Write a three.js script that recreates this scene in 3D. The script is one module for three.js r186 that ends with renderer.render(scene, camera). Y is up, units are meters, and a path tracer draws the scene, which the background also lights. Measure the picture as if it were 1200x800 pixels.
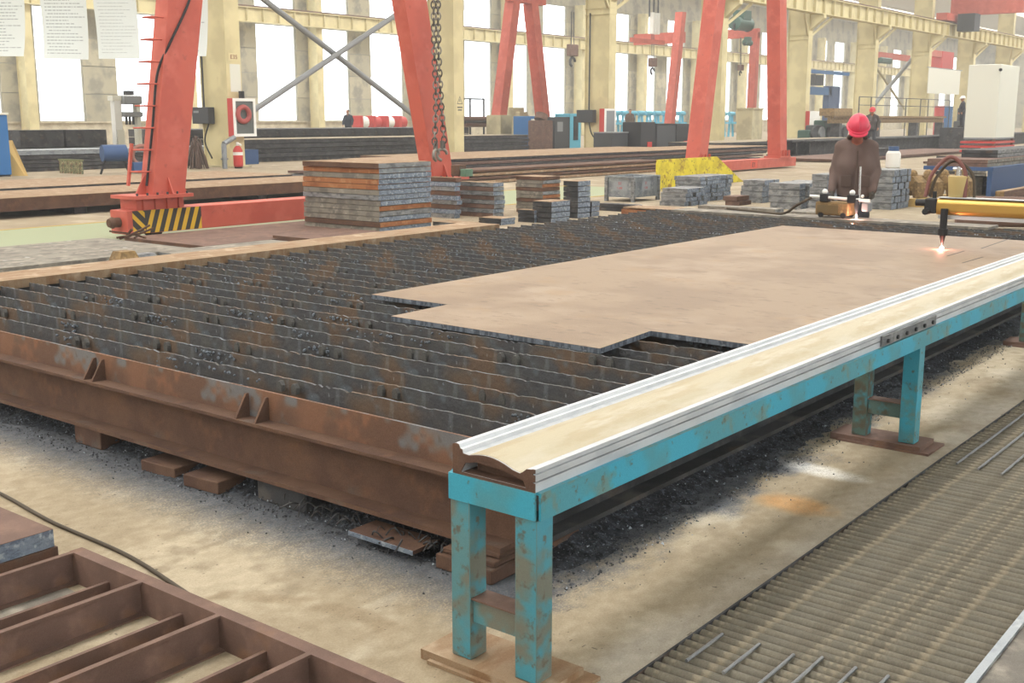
import * as THREE from 'three';
import { mergeGeometries } from 'three/addons/utils/BufferGeometryUtils.js';
import { RoundedBoxGeometry } from 'three/addons/geometries/RoundedBoxGeometry.js';
import { MarchingCubes } from 'three/addons/objects/MarchingCubes.js';
import { RectAreaLightUniformsLib } from 'three/addons/lights/RectAreaLightUniformsLib.js';

// ---------- camera, sky, light, exposure ----------
const scene = new THREE.Scene();
const renderer = new THREE.WebGLRenderer({ antialias: true });
renderer.toneMapping = THREE.LinearToneMapping;
renderer.toneMappingExposure = 1.0;
renderer.shadowMap.enabled = true;
RectAreaLightUniformsLib.init();
const EYE = 1.7, FOCAL = 1322, PITCH = Math.atan(261 / FOCAL), YAW = Math.atan(1068 / Math.hypot(FOCAL, 261));
const camera = new THREE.PerspectiveCamera(2 * Math.atan(400 / FOCAL) * 180 / Math.PI, 1.5, 0.1, 600);
camera.position.set(0, EYE, 0);
camera.rotation.order = 'YXZ';
camera.rotation.set(-PITCH, YAW, 0);
scene.add(camera);
// bright overcast sky, seen and entering through the windows
scene.background = new THREE.Color().setRGB(0.93, 0.97, 1.0);
scene.backgroundIntensity = 3.6;
// daylight of the translucent roof lights (two strips along each bay)
const ROOF_Y = 16, SKY_STRIPS = [[-11, -7], [-25, -21], [-47, -43], [-61, -57]];
const stripLight = (x0, x1, z0, z1, power) => {
  const l = new THREE.RectAreaLight(new THREE.Color().setRGB(1.0, 0.985, 0.955), power, x1 - x0, z0 - z1);
  l.position.set((x0 + x1) / 2, ROOF_Y - 0.02, (z0 + z1) / 2);
  l.rotation.x = -Math.PI / 2;
  scene.add(l);
};
for (const [x0, x1] of SKY_STRIPS) for (const [z0, z1] of [[56, 16], [15, -35], [-36, -90], [-91, -150], [-151, -225]]) stripLight(x0, x1, z0, z1, 6.7);

// thin even haze that pales the far hall
scene.fog = new THREE.FogExp2('#f4f2ee', 0.0022);

// ---------- helpers ----------
const V = (x, y, z) => new THREE.Vector3(x, y, z);
let seed = 7;
const rnd = () => { seed = (seed * 1664525 + 1013904223) >>> 0; return seed / 4294967296; };
const rr = (a, b) => a + (b - a) * rnd();
const clamp = (v, a = 0, b = 1) => Math.min(b, Math.max(a, v));
const sstep = (a, b, v) => { const t = clamp((v - a) / (b - a)); return t * t * (3 - 2 * t); };
const lerp = (a, b, t) => a + (b - a) * t;

// photograph pixel (1200 x 800) -> point, given the surface it touches
const FW = V(-Math.sin(YAW) * Math.cos(PITCH), -Math.sin(PITCH), -Math.cos(YAW) * Math.cos(PITCH)), RT = V(Math.cos(YAW), 0, -Math.sin(YAW)), UPV = RT.clone().cross(FW);
const ray = (px, py) => FW.clone().multiplyScalar(FOCAL).addScaledVector(RT, px - 600).addScaledVector(UPV, 400 - py);
const onY = (px, py, y = 0) => { const d = ray(px, py), t = (y - EYE) / d.y; return V(d.x * t, y, d.z * t); };
const onX = (px, py, x) => { const d = ray(px, py), t = x / d.x; return V(x, EYE + d.y * t, d.z * t); };
const proj = (x, y, z) => { const v = V(x, y - EYE, z), D = v.dot(FW); return [600 + FOCAL * v.dot(RT) / D, 400 - FOCAL * v.dot(UPV) / D]; };
function solve(f, want, a, b) { let fa = f(a) - want; for (let i = 0; i < 60; i++) { const m = (a + b) / 2, fm = f(m) - want; if (fa * fm <= 0) b = m; else { a = m; fa = fm; } } return (a + b) / 2; }
const zAt = (px, x, y) => solve(t => proj(x, y, t)[0], px, -300, -0.5);
const xAt = (px, z, y) => solve(t => proj(t, y, z)[0], px, -150, 5);
const yAt = (py, x, z) => solve(t => proj(x, t, z)[1], py, -5, 60);
// box from its near upright edge (foot bx,by; head at ty) and where its two seen faces end (lx, rx)
function pxBox(bx, by, lx, rx, ty, y0 = 0) {
  const p = onY(bx, by, y0);
  return { x0: solve(t => proj(t, y0, p.z)[0], lx, p.x - 30, p.x + .5), x1: p.x, z0: solve(t => proj(p.x, y0, t)[0], rx, p.z - 80, p.z + .5), z1: p.z, y0, y1: yAt(ty, p.x, p.z) };
}

// geometry
function metreUV(g) {           // box mapping in metres
  if (!g.attributes.normal) g.computeVertexNormals();
  const p = g.attributes.position, n = g.attributes.normal, uv = new Float32Array(p.count * 2);
  for (let i = 0; i < p.count; i++) {
    const ax = Math.abs(n.getX(i)), ay = Math.abs(n.getY(i)), az = Math.abs(n.getZ(i));
    const x = p.getX(i), y = p.getY(i), z = p.getZ(i);
    if (ay >= ax && ay >= az) { uv[2 * i] = x; uv[2 * i + 1] = z; } else if (ax >= az) { uv[2 * i] = z; uv[2 * i + 1] = y; } else { uv[2 * i] = x; uv[2 * i + 1] = y; }
  }
  g.setAttribute('uv', new THREE.BufferAttribute(uv, 2));
  return g;
}
const box = (x0, x1, y0, y1, z0, z1) => { const g = new THREE.BoxGeometry(Math.abs(x1 - x0), Math.abs(y1 - y0), Math.abs(z1 - z0)); g.translate((x0 + x1) / 2, (y0 + y1) / 2, (z0 + z1) / 2); return metreUV(g); };
const rbox = (x0, x1, y0, y1, z0, z1, r = .008) => { const g = new RoundedBoxGeometry(Math.abs(x1 - x0), Math.abs(y1 - y0), Math.abs(z1 - z0), 1, r); g.translate((x0 + x1) / 2, (y0 + y1) / 2, (z0 + z1) / 2); return metreUV(g); };
const boxOf = b => box(b.x0, b.x1, b.y0, b.y1, b.z0, b.z1);
// closed solid from 4 bottom and 4 top corners, same winding
function hexa(b, t) {
  const v = [...b, ...t], f = [[0, 3, 2, 1], [4, 5, 6, 7], [0, 1, 5, 4], [1, 2, 6, 5], [2, 3, 7, 6], [3, 0, 4, 7]], pos = [];
  const c = v.reduce((s, p) => s.clone().add(p), V(0, 0, 0)).multiplyScalar(1 / 8);
  for (const q of f) {
    let [a, bb, cc, d] = q.map(i => v[i]);
    const n = bb.clone().sub(a).cross(cc.clone().sub(a)), m = a.clone().add(cc).multiplyScalar(.5).sub(c);
    if (n.dot(m) < 0) [bb, d] = [d, bb];
    for (const p of [a, bb, cc, a, cc, d]) pos.push(p.x, p.y, p.z);
  }
  const g = new THREE.BufferGeometry(); g.setAttribute('position', new THREE.Float32BufferAttribute(pos, 3)); g.computeVertexNormals();
  return metreUV(g);
}
const rect = (x0, x1, z0, z1, y) => [V(x0, y, z0), V(x1, y, z0), V(x1, y, z1), V(x0, y, z1)];
function cyl(a, b, r, seg = 10, r2 = r) {
  const d = b.clone().sub(a), g = new THREE.CylinderGeometry(r2, r, d.length(), seg);
  g.applyQuaternion(new THREE.Quaternion().setFromUnitVectors(V(0, 1, 0), d.clone().normalize()));
  g.translate((a.x + b.x) / 2, (a.y + b.y) / 2, (a.z + b.z) / 2);
  return metreUV(g);
}
const bar = (a, b, w, h = w) => {           // square bar between two points
  const d = b.clone().sub(a), g = new THREE.BoxGeometry(w, h, d.length());
  g.applyQuaternion(new THREE.Quaternion().setFromRotationMatrix(new THREE.Matrix4().lookAt(b, a, Math.abs(d.clone().normalize().y) > .95 ? V(1, 0, 0) : V(0, 1, 0))));
  g.translate((a.x + b.x) / 2, (a.y + b.y) / 2, (a.z + b.z) / 2);
  return metreUV(g);
};
const tube = (pts, r, seg = 40, rad = 7) => new THREE.TubeGeometry(new THREE.CatmullRomCurve3(pts), seg, r, rad, false);
const clean = g => { g = g.index ? g.toNonIndexed() : g; for (const k of Object.keys(g.attributes)) if (!['position', 'normal', 'uv'].includes(k)) g.deleteAttribute(k); if (!g.attributes.uv) metreUV(g); return g; };
const merge = a => mergeGeometries(a.map(clean));
// outline in (x, y) pushed along z
function extrudeZ(pts, z0, z1, holes = []) {
  const s = new THREE.Shape(pts.map(p => new THREE.Vector2(...p)));
  for (const h of holes) s.holes.push(new THREE.Path(h.map(p => new THREE.Vector2(...p))));
  const g = new THREE.ExtrudeGeometry(s, { depth: Math.abs(z1 - z0), bevelEnabled: false }); g.translate(0, 0, Math.min(z0, z1)); return metreUV(g);
}
// outline in (x, z) given a thickness from y0 to y1
function extrudeY(pts, y0, y1) {
  const s = new THREE.Shape(pts.map(p => new THREE.Vector2(p[0], -p[1])));
  const g = new THREE.ExtrudeGeometry(s, { depth: y1 - y0, bevelEnabled: false }); g.rotateX(-Math.PI / 2); g.translate(0, y0, 0); return metreUV(g);
}
// outline in (z, y) pushed along x
function extrudeX(pts, x0, x1) {
  const s = new THREE.Shape(pts.map(p => new THREE.Vector2(-p[0], p[1])));
  const g = new THREE.ExtrudeGeometry(s, { depth: x1 - x0, bevelEnabled: false }); g.rotateY(Math.PI / 2); g.translate(x0, 0, 0); return metreUV(g);
}

// scene objects
const taken = {};
function numbered(n) { const k = taken[n] = (taken[n] ?? -1) + 1; return k ? `${n}_${String(k).padStart(3, '0')}` : n; }
function thing(name, label, category, at = [0, 0, 0], group, kind) {
  const o = new THREE.Group(); o.name = kind === 'structure' ? name : numbered(name); o.position.set(...at); scene.add(o);
  if (label) o.userData.label = label;
  if (category) o.userData.category = category;
  if (group) o.userData.group = group;
  if (kind) o.userData.kind = kind;
  return o;
}
// a part given in world coordinates (its thing is not turned)
function part(parent, name, g, m, label) {
  let at = V(0, 0, 0); for (let o = parent; o && o !== scene; o = o.parent) at.add(o.position);
  g = g.clone(); g.translate(-at.x, -at.y, -at.z);
  return local(parent, name, g, m, label);
}
function local(parent, name, g, m, label) {
  const o = new THREE.Mesh(g, m); o.name = name; o.castShadow = o.receiveShadow = true; parent.add(o);
  if (label) o.userData.label = label;
  return o;
}
// a thing that is one mesh, in world coordinates; its own origin goes to its base
function single(name, g, m, label, category, group) {
  g.computeBoundingBox(); const b = g.boundingBox, c = [(b.min.x + b.max.x) / 2, b.min.y, (b.min.z + b.max.z) / 2];
  g.translate(-c[0], -c[1], -c[2]);
  const o = new THREE.Mesh(g, m); o.name = numbered(name); o.position.set(...c); o.castShadow = o.receiveShadow = true; scene.add(o);
  o.userData = { label, category }; if (group) o.userData.group = group;
  return o;
}
const stuff = o => { o.userData.kind = 'stuff'; return o; };

// ---------- procedural textures ----------
const LAT = new Float32Array(65536); for (let i = 0; i < 65536; i++) LAT[i] = rnd();
function vnoise(x, y, per) {     // value noise, repeating every per cells
  const xi = Math.floor(x), yi = Math.floor(y); let fx = x - xi, fy = y - yi; fx = fx * fx * (3 - 2 * fx); fy = fy * fy * (3 - 2 * fy);
  const m = v => ((v % per) + per) % per, x0 = m(xi) & 255, x1 = m(xi + 1) & 255, y0 = (m(yi) & 255) << 8, y1 = (m(yi + 1) & 255) << 8;
  const a = LAT[x0 + y0], b = LAT[x1 + y0], c = LAT[x0 + y1], d = LAT[x1 + y1];
  return a + (b - a) * fx + (c - a + (a - b - c + d) * fx) * fy;
}
function fbm(u, v, cells, oct, rough = .5) { let s = 0, a = 1, t = 0; for (let o = 0; o < oct; o++) { s += a * vnoise(u * cells + o * 17.3 * 0, v * cells, cells); t += a; a *= rough; cells *= 2; } return s / t; }
function texture(w, h, f, srgb = true) {
  const d = new Uint8Array(w * h * 4);
  for (let j = 0, k = 0; j < h; j++) for (let i = 0; i < w; i++, k += 4) { const c = f(i / w, j / h, i, j); d[k] = clamp(c[0], 0, 255); d[k + 1] = clamp(c[1], 0, 255); d[k + 2] = clamp(c[2], 0, 255); d[k + 3] = 255; }
  const t = new THREE.DataTexture(d, w, h); t.wrapS = t.wrapT = THREE.RepeatWrapping; t.magFilter = THREE.LinearFilter; t.minFilter = THREE.LinearMipmapLinearFilter; t.generateMipmaps = true;
  if (srgb) t.colorSpace = THREE.SRGBColorSpace; t.needsUpdate = true; return t;
}
const mix3 = (a, b, t) => [lerp(a[0], b[0], t), lerp(a[1], b[1], t), lerp(a[2], b[2], t)];
const scale = (t, m) => { t.repeat.set(1 / m, 1 / m); return t; };
// mottled surface: layers of [colour, noise cells, from, to]
function mottle(size, metres, base, layers, grain = 10, stretch = [1, 1]) {
  return scale(texture(size, size, (u, v) => {
    let c = base;
    for (const [col, cells, a, b, amt = 1, sx = 1, sy = 1] of layers) c = mix3(c, col, amt * sstep(a, b, fbm(u * sx * stretch[0], v * sy * stretch[1], cells, 4, .6)));
    const g = (rnd() - .5) * grain; return [c[0] + g, c[1] + g, c[2] + g];
  }), metres);
}
const bumpTex = (size, metres, cells, oct = 4) => scale(texture(size, size, (u, v) => { const g = 255 * fbm(u, v, cells, oct, .6); return [g, g, g]; }, false), metres);
const BUMP = bumpTex(256, .6, 24), BUMP_COARSE = bumpTex(256, 2.4, 20);
const std = (map, rough = .8, metal = 0, extra = {}) => new THREE.MeshStandardMaterial({ map, roughness: rough, metalness: metal, ...extra });
const flat = (c, rough = .7, metal = 0, extra = {}) => new THREE.MeshStandardMaterial({ color: c, roughness: rough, metalness: metal, ...extra });
function canvasTex(w, h, draw) { const c = document.createElement('canvas'); c.width = w; c.height = h; draw(c.getContext('2d'), w, h); const t = new THREE.CanvasTexture(c); t.colorSpace = THREE.SRGBColorSpace; return t; }

const M = {};
M.concrete = std(mottle(1024, 7, [158, 144, 120], [[[148, 134, 112], 8, .45, .75], [[180, 167, 144], 12, .5, .8], [[132, 120, 102], 60, .64, .85, .6]], 14), .92);
M.plateTop = std(mottle(1024, 3.1, [150, 129, 106], [[[138, 117, 96], 6, .4, .7], [[160, 140, 118], 5, .5, .8], [[108, 90, 75], 30, .64, .82, .55, 1, 3], [[156, 126, 92], 9, .62, .8, .4]], 9), .62, .1, { bumpMap: BUMP_COARSE, bumpScale: .0015 });
M.cutEdge = std(mottle(256, .5, [116, 124, 134], [[[82, 88, 98], 12, .4, .7, 1, 2, .5], [[150, 156, 164], 24, .6, .8]], 22), .6, .3);
M.blueEdge = std(mottle(256, .5, [134, 146, 160], [[[104, 114, 130], 12, .4, .7, 1, 1, 3], [[176, 184, 192], 20, .55, .75]], 24), .55, .3);
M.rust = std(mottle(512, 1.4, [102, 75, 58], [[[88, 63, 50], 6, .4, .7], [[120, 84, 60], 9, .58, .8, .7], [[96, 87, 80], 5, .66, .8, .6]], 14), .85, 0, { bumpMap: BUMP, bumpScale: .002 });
M.rustPatchy = std(mottle(512, 1.3, [124, 88, 66], [[[104, 76, 60], 5, .4, .65], [[150, 100, 70], 7, .6, .78, .8], [[112, 116, 120], 4, .6, .68, .85], [[88, 76, 66], 14, .64, .8, .5]], 15), .8, 0, { bumpMap: BUMP, bumpScale: .002 });
M.rustBrown = std(mottle(512, 1.1, [116, 90, 78], [[[104, 80, 69], 6, .4, .7], [[130, 102, 88], 9, .55, .8], [[126, 94, 72], 5, .66, .85]], 12), .82);
M.rustOrange = std(mottle(512, 1.2, [164, 108, 68], [[[142, 90, 56], 6, .4, .7], [[178, 130, 90], 9, .5, .8]], 14), .85);
M.tanSteel = std(mottle(512, 1.6, [152, 127, 99], [[[138, 106, 75], 8, .45, .75, 1, 3, 1], [[178, 156, 130], 12, .55, .8]], 12), .8);
M.darkSteel = std(mottle(512, 1.6, [70, 70, 72], [[[48, 48, 50], 6, .4, .7], [[96, 92, 88], 9, .55, .8], [[98, 76, 60], 5, .64, .85, .7]], 14), .7, .2);
M.midSteel = std(mottle(512, 1.2, [142, 144, 145], [[[104, 106, 108], 8, .4, .7, 1, 1, 4], [[160, 160, 158], 12, .5, .8]], 18), .55, .35);
M.slab = std(mottle(512, 1.3, [136, 130, 118], [[[112, 106, 98], 8, .4, .7], [[160, 152, 138], 10, .55, .8], [[205, 205, 200], 4, .76, .82, .6]], 16), .8);
M.slats = [0, 1, 2].map(k => std(mottle(512, 1.7, [92, 90, 86], [[[78, 78, 80], 6, .35, .6], [[116, 90, 68], 4 + k, .5, .7, .75], [[104, 112, 120], 7, .62, .74, .8], [[150, 158, 166], 5, .62, .78, .3, 5, 1], [[196, 202, 206], 60, .8, .86, .6, 2, 1]], 16), .78, .1, { bumpMap: BUMP, bumpScale: .004 }));
M.slag = std(mottle(512, .8, [60, 64, 70], [[[38, 40, 45], 20, .4, .65], [[96, 102, 112], 60, .58, .75], [[205, 212, 218], 110, .76, .82]], 26), .75, .15, { bumpMap: BUMP, bumpScale: .01 });
M.red = std(mottle(512, 2.6, [196, 94, 76], [[[186, 86, 70], 5, .4, .7], [[202, 104, 88], 7, .5, .8], [[154, 78, 64], 24, .7, .85, .5]], 6), .55);
M.cream = std(mottle(512, 4, [216, 204, 158], [[[200, 188, 144], 4, .4, .7], [[188, 172, 128], 24, .68, .85, .5]], 6), .65);
M.creamDark = std(mottle(256, 3, [190, 180, 146], [[[170, 160, 130], 6, .4, .7]], 8), .75);
M.wallPanel = [[180, 174, 152], [174, 168, 147], [188, 181, 158]].map(c => std(mottle(128, 4, c, [[[150, 146, 132], 5, .45, .75]], 6), .9));
M.dado = std(mottle(256, 3, [206, 196, 172], [[[184, 172, 148], 6, .45, .75]], 8), .9);
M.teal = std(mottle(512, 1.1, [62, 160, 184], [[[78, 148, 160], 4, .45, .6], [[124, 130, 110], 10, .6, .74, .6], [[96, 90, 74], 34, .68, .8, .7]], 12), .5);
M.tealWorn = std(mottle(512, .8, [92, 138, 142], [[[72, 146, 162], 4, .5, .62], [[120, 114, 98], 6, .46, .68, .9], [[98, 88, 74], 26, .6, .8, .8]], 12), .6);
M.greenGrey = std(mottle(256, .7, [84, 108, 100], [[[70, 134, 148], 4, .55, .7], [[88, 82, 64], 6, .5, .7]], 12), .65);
M.alu = std(mottle(256, .9, [206, 209, 212], [[[190, 194, 198], 6, .45, .75, 1, 1, 4]], 4), .35, .25);
M.aluCreamReflection = std(mottle(256, 1.2, [184, 172, 142], [[[176, 160, 126], 5, .45, .7, 1, 5, 1], [[192, 182, 158], 6, .5, .8, 1, 5, 1]], 4), .5);  // aluminium with a cream reflection put into its colour
M.grate = [[114, 108, 94], [110, 104, 91], [118, 111, 96]].map(c => std(mottle(128, .5, c, [[[108, 101, 87], 6, .45, .75], [[138, 128, 108], 10, .62, .8]], 14), .85));
M.black = flat('#1d1d1f', .6); M.darkGrey = flat('#3a3c3f', .6); M.grey = flat('#8a8d8f', .6); M.white = flat('#e9e9e4', .55); M.offWhite = flat('#dcdccf', .6);
M.blue = flat('#2a6aa6', .5); M.navy = flat('#33527f', .55); M.cyan = flat('#5fb4cf', .55); M.yellow = flat('#e0cf3a', .55); M.tan = flat('#c9a866', .7); M.ochre = std(mottle(128, .6, [146, 118, 76], [[[116, 92, 58], 6, .4, .7], [[168, 140, 96], 9, .55, .8]], 14), .8); M.redDeep = flat('#c23a34', .5); M.green = flat('#33564a', .5); M.olive = flat('#7d8058', .8); M.rubber = flat('#4a3f30', .7);
M.chrome = flat('#d8dadd', .25, .9); M.gold = flat('#c8a258', .33, .7); M.galv = std(mottle(256, .8, [150, 156, 160], [[[128, 134, 140], 7, .4, .7], [[172, 176, 178], 9, .55, .8]], 8), .45, .4);
M.glass = new THREE.MeshPhysicalMaterial({ color: '#ffffff', roughness: 0, transmission: 1, thickness: 0, ior: 1.45 });

// ---------- the hall ----------
const GX = -33.5, WX = -69.5, RX = 6, ZB = 60, ZE = -232, COLZ = k => -25.8 - 12 * k;      // column row, window wall, wall on the other side, ends, 12 m bays
const GRX0 = -1.715, GRX1 = -0.885, GRZ0 = -9.2, GRZ1 = -1.2;                                // drain channel under the bars
{
  const f = thing('floor', 'dusty tan concrete floor of the workshop', null, [0, 0, 0], null, 'structure');
  // near slab between cutting table and grating: dust, slag dust, powder, scuffs and painted rail shade at their places
  const NX0 = -9, NX1 = GRX0, NZ0 = -10, NZ1 = 0, W = 2048;
  const near = texture(W, W, (u, v) => {
    const x = lerp(NX0, NX1, u), z = lerp(NZ0, NZ1, v);
    const n1 = fbm(u, v, 9, 5, .55), n2 = fbm(u + .37, v + .11, 40, 4, .6), n3 = fbm(u + .7, v + .5, 170, 2, .6), g = rnd();
    let c = mix3([160, 145, 120], [182, 168, 143], sstep(.4, .62, n1));
    c = mix3(c, [138, 124, 102], .6 * sstep(.52, .72, n2) * sstep(.35, .6, n1));
    c = mix3(c, [200, 190, 170], .7 * sstep(.56, .74, fbm(u + .2, v + .8, 16, 4)));
    // dark slag dust thrown out from under the table, with ragged grainy border
    const side = x + 2.31 + .36 * (n2 - .5) + .5 * (n1 - .5), front = -(z + 3.02) * 1 + .25 * (n2 - .5) + .3 * (n1 - .5);
    const dust = Math.max(sstep(.13, -.16, side) * sstep(-2.6, -3.1, z), sstep(-.12, .12, front) * sstep(-2.42, -2.58, x + .2 * (n2 - .5)));
    c = mix3(c, mix3([66, 70, 78], [100, 103, 108], n3), clamp(dust * 1.15 - .35 * (g > .75 ? g : 0) + .25 * (n3 - .5) * (dust > .05 ? 1 : 0)));
    // rail shade and cleaner concrete painted as a grey strip beside the channel, white powder, orange powder
    c = mix3(c, [146, 140, 132], .4 * sstep(-1.95, -1.8, x + .22 * (n1 - .5) + .1 * (n2 - .5)));
    const pw = Math.hypot((x + 2.12) / .34 + (n2 - .5) * .8, (z + 5.15) / .13 + (n1 - .5) * 1.6); c = mix3(c, [236, 234, 228], .8 * sstep(1.0, .25, pw) * (g > .12 ? 1 : .4));
    const po = Math.hypot((x + 2.0) / .22 + (n2 - .5) * .9, (z + 4.62) / .16 + (n1 - .5) * 1.4); c = mix3(c, [198, 150, 96], .8 * sstep(1.05, .35, po) * (g > .1 ? 1 : .5));
    // scuffs and crumbs
    const sc = Math.abs(Math.hypot(x + 2.7, (z + 1.6) * 1.1) - 1.02 + .2 * (n1 - .5)); c = mix3(c, [136, 118, 92], .55 * sstep(.075, .02, sc) * sstep(.35, .6, n2));
    if (vnoise(u * 512, v * 700, 512) > .965 && n2 > .5) c = mix3(c, [84, 74, 62], .8);
    const e = (g - .5) * 16 + (vnoise(u * 256, v * 256, 256) - .5) * 16; return [c[0] + e, c[1] + e, c[2] + e];
  });
  const nearMat = std(near, .93, 0, { bumpMap: BUMP_COARSE, bumpScale: .004 });
  const slab = (name, x0, x1, z0, z1, m) => part(f, name, box(x0, x1, -.3, 0, z0, z1), m);
  const ns = part(f, 'concrete_slab', box(NX0, NX1, -.3, 0, NZ0, NZ1), nearMat);
  { const p = ns.geometry.attributes.position, uv = ns.geometry.attributes.uv; for (let i = 0; i < p.count; i++) uv.setXY(i, (p.getX(i) - NX0) / (NX1 - NX0), (p.getZ(i) - NZ0) / (NZ1 - NZ0)); near.wrapS = near.wrapT = THREE.ClampToEdgeWrapping; }
  slab('concrete_slab', GRX1, RX, ZE, ZB, M.slab);
  slab('concrete_slab', WX, NX0, ZE, ZB, M.concrete);
  slab('concrete_slab', NX0, NX1, ZE, NZ0, M.concrete);
  slab('concrete_slab', NX0, NX1, NZ1, ZB, M.concrete);
  slab('concrete_slab', GRX0, GRX1, ZE, GRZ0, M.concrete);
  slab('concrete_slab', GRX0, GRX1, GRZ1, ZB, M.concrete);
  part(f, 'channel_bed', box(GRX0, GRX1, -.45, -.3, GRZ0, GRZ1), M.darkSteel);
  const a = onY(0, 296), b = onY(0, 270);
  part(f, 'painted_lane', box(b.x, a.x, 0, .004, -24, 2), flat('#98a080', .7), 'pale green painted walkway between two yellow lines');
  for (const x of [a.x, b.x]) part(f, 'lane_line', box(x - .05, x + .05, .0041, .006, -24, 2), flat('#b3953f', .7), 'yellow painted line');
}
{ // window wall
  const w = thing('wall_left', 'tall window wall of grey panels with cream base', null, [WX, 0, -100], null, 'structure');
  const rel = (k, r) => -25.5 - 12 * k - r, x0 = WX - .3, x1 = WX;
  part(w, 'base_wall', box(x0, x1, 0, 1.5, ZE, ZB), M.dado);
  part(w, 'upper_wall', box(x0, x1, 12.9, ROOF_Y, ZE, ZB), M.wallPanel[0]);
  part(w, 'middle_band', box(x0, x1, 8.75, 9.75, ZE, ZB), M.wallPanel[1]);
  part(w, 'sill', box(x1, x1 + .15, 1.42, 1.52, ZE, ZB), M.dado);
  const rows = [[1.5, 3.3], [3.3, 5.1], [5.1, 6.9], [6.9, 8.75], [9.75, 11.3], [11.3, 12.9]];
  const paneMat = M.glass, barMat = flat('#b9b8ae', .6);
  let wn = 0;
  for (let k = -7; k <= 16; k++) {
    for (const [r0, r1] of [[4.75, 7.2], [11.1, 13.5]]) {
      if (k < 0 || k > 7) { part(w, 'pier', merge([box(x0, x1, 1.5, 8.75, rel(k, r1), rel(k, r0)), box(x0, x1, 9.75, 12.9, rel(k, r1), rel(k, r0))]), M.wallPanel[0]); continue; }
      rows.forEach(([y0, y1], i) => part(w, 'wall_panel', box(x0, x1 - .03 + .04 * ((i + k) % 2), y0 + .02, y1 - .02, rel(k, r1), rel(k, r0)), M.wallPanel[(i * 2 + k + (r0 > 8 ? 1 : 0)) % 3]));
      part(w, 'pier_core', merge([box(x0 + .02, x1 - .08, 1.5, 8.75, rel(k, r1) + .02, rel(k, r0) - .02), box(x0 + .02, x1 - .08, 9.75, 12.9, rel(k, r1) + .02, rel(k, r0) - .02)]), M.grey);
    }
    for (const [r0, r1] of [[1.5, 4.75], [7.2, 11.1]]) for (const [y0, y1] of [[1.5, 8.75], [9.75, 12.9]]) {
      const za = rel(k, r1), zb = rel(k, r0);
      const o = thing('window_' + (++wn), 'bright tall window in the far wall', null, [WX, y0, (za + zb) / 2], null, 'structure');
      part(o, 'window_pane', box(WX - .16, WX - .155, y0, y1, za, zb), paneMat);
      const t = .07; part(o, 'window_frame', merge([box(WX - .2, WX - .1, y0, y1, za, za + t), box(WX - .2, WX - .1, y0, y1, zb - t, zb), box(WX - .2, WX - .1, y0, y0 + t, za + t, zb - t), box(WX - .2, WX - .1, y1 - t, y1, za + t, zb - t)]), barMat);
      if (k >= 0 && k < 8) for (let y = y0 + 1.75; y < y1 - .5; y += 1.75) part(o, 'glazing_bar', box(WX - .18, WX - .13, y, y + .035, za + t, zb - t), M.white);
    }
  }
}
{ // wall on the camera's right, ends, roof with its ridge lights: outside the frame
  const w = thing('wall_right', 'workshop wall with windows', null, [RX, 0, 0], null, 'structure');
  part(w, 'base_wall', box(RX, RX + .3, 0, 1.5, ZE, ZB), M.dado); part(w, 'middle_band', box(RX, RX + .3, 8.75, 9.75, ZE, ZB), M.wallPanel[1]); part(w, 'upper_wall', box(RX, RX + .3, 12.9, ROOF_Y, ZE, ZB), M.wallPanel[0]);
  const panes = thing('window_200', 'windows of the wall', null, [RX, 0, 0], null, 'structure');
  for (let k = -7; k <= 16; k++) {
    const z = -25.5 - 12 * k;
    part(w, 'pier', merge([box(RX, RX + .3, 1.5, 8.75, z - 7.2, z - 4.75), box(RX, RX + .3, 9.75, 12.9, z - 7.2, z - 4.75), box(RX, RX + .3, 1.5, 8.75, z - 13.5, z - 11.1), box(RX, RX + .3, 9.75, 12.9, z - 13.5, z - 11.1)]), M.wallPanel[0]);
    for (const [r0, r1] of [[1.5, 4.75], [7.2, 11.1]]) for (const [y0, y1] of [[1.5, 8.75], [9.75, 12.9]]) part(panes, 'window_pane', box(RX + .15, RX + .155, y0, y1, z - r1, z - r0), M.glass);
  }
  const e = thing('wall_end', 'end walls of the workshop', null, [0, 0, 0], null, 'structure');
  part(e, 'wall_sheet', box(WX - .3, RX + .3, 0, ROOF_Y, ZB, ZB + .3), M.wallPanel[0]); part(e, 'wall_sheet', box(WX - .3, RX + .3, 0, ROOF_Y, ZE - .3, ZE), M.wallPanel[0]);
  const c = thing('ceiling', 'workshop roof with long translucent ridge lights', null, [0, ROOF_Y, 0], null, 'structure');
  for (const [x0, x1] of [[WX - .3, -61], [-57, -47], [-43, -25], [-21, -11], [-7, RX + .3]]) part(c, 'roof_sheet', box(x0, x1, ROOF_Y, ROOF_Y + .25, ZE, ZB), flat('#c9c7bd', .8));
  const glow = flat('#ffffff', .8, 0, { emissive: '#fff9ee', emissiveIntensity: 1.5 });
  for (const [x0, x1] of SKY_STRIPS) part(c, 'window_skylight', box(x0, x1, ROOF_Y + .1, ROOF_Y + .14, ZE, ZB), glow, 'translucent daylight strip');
}
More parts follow.
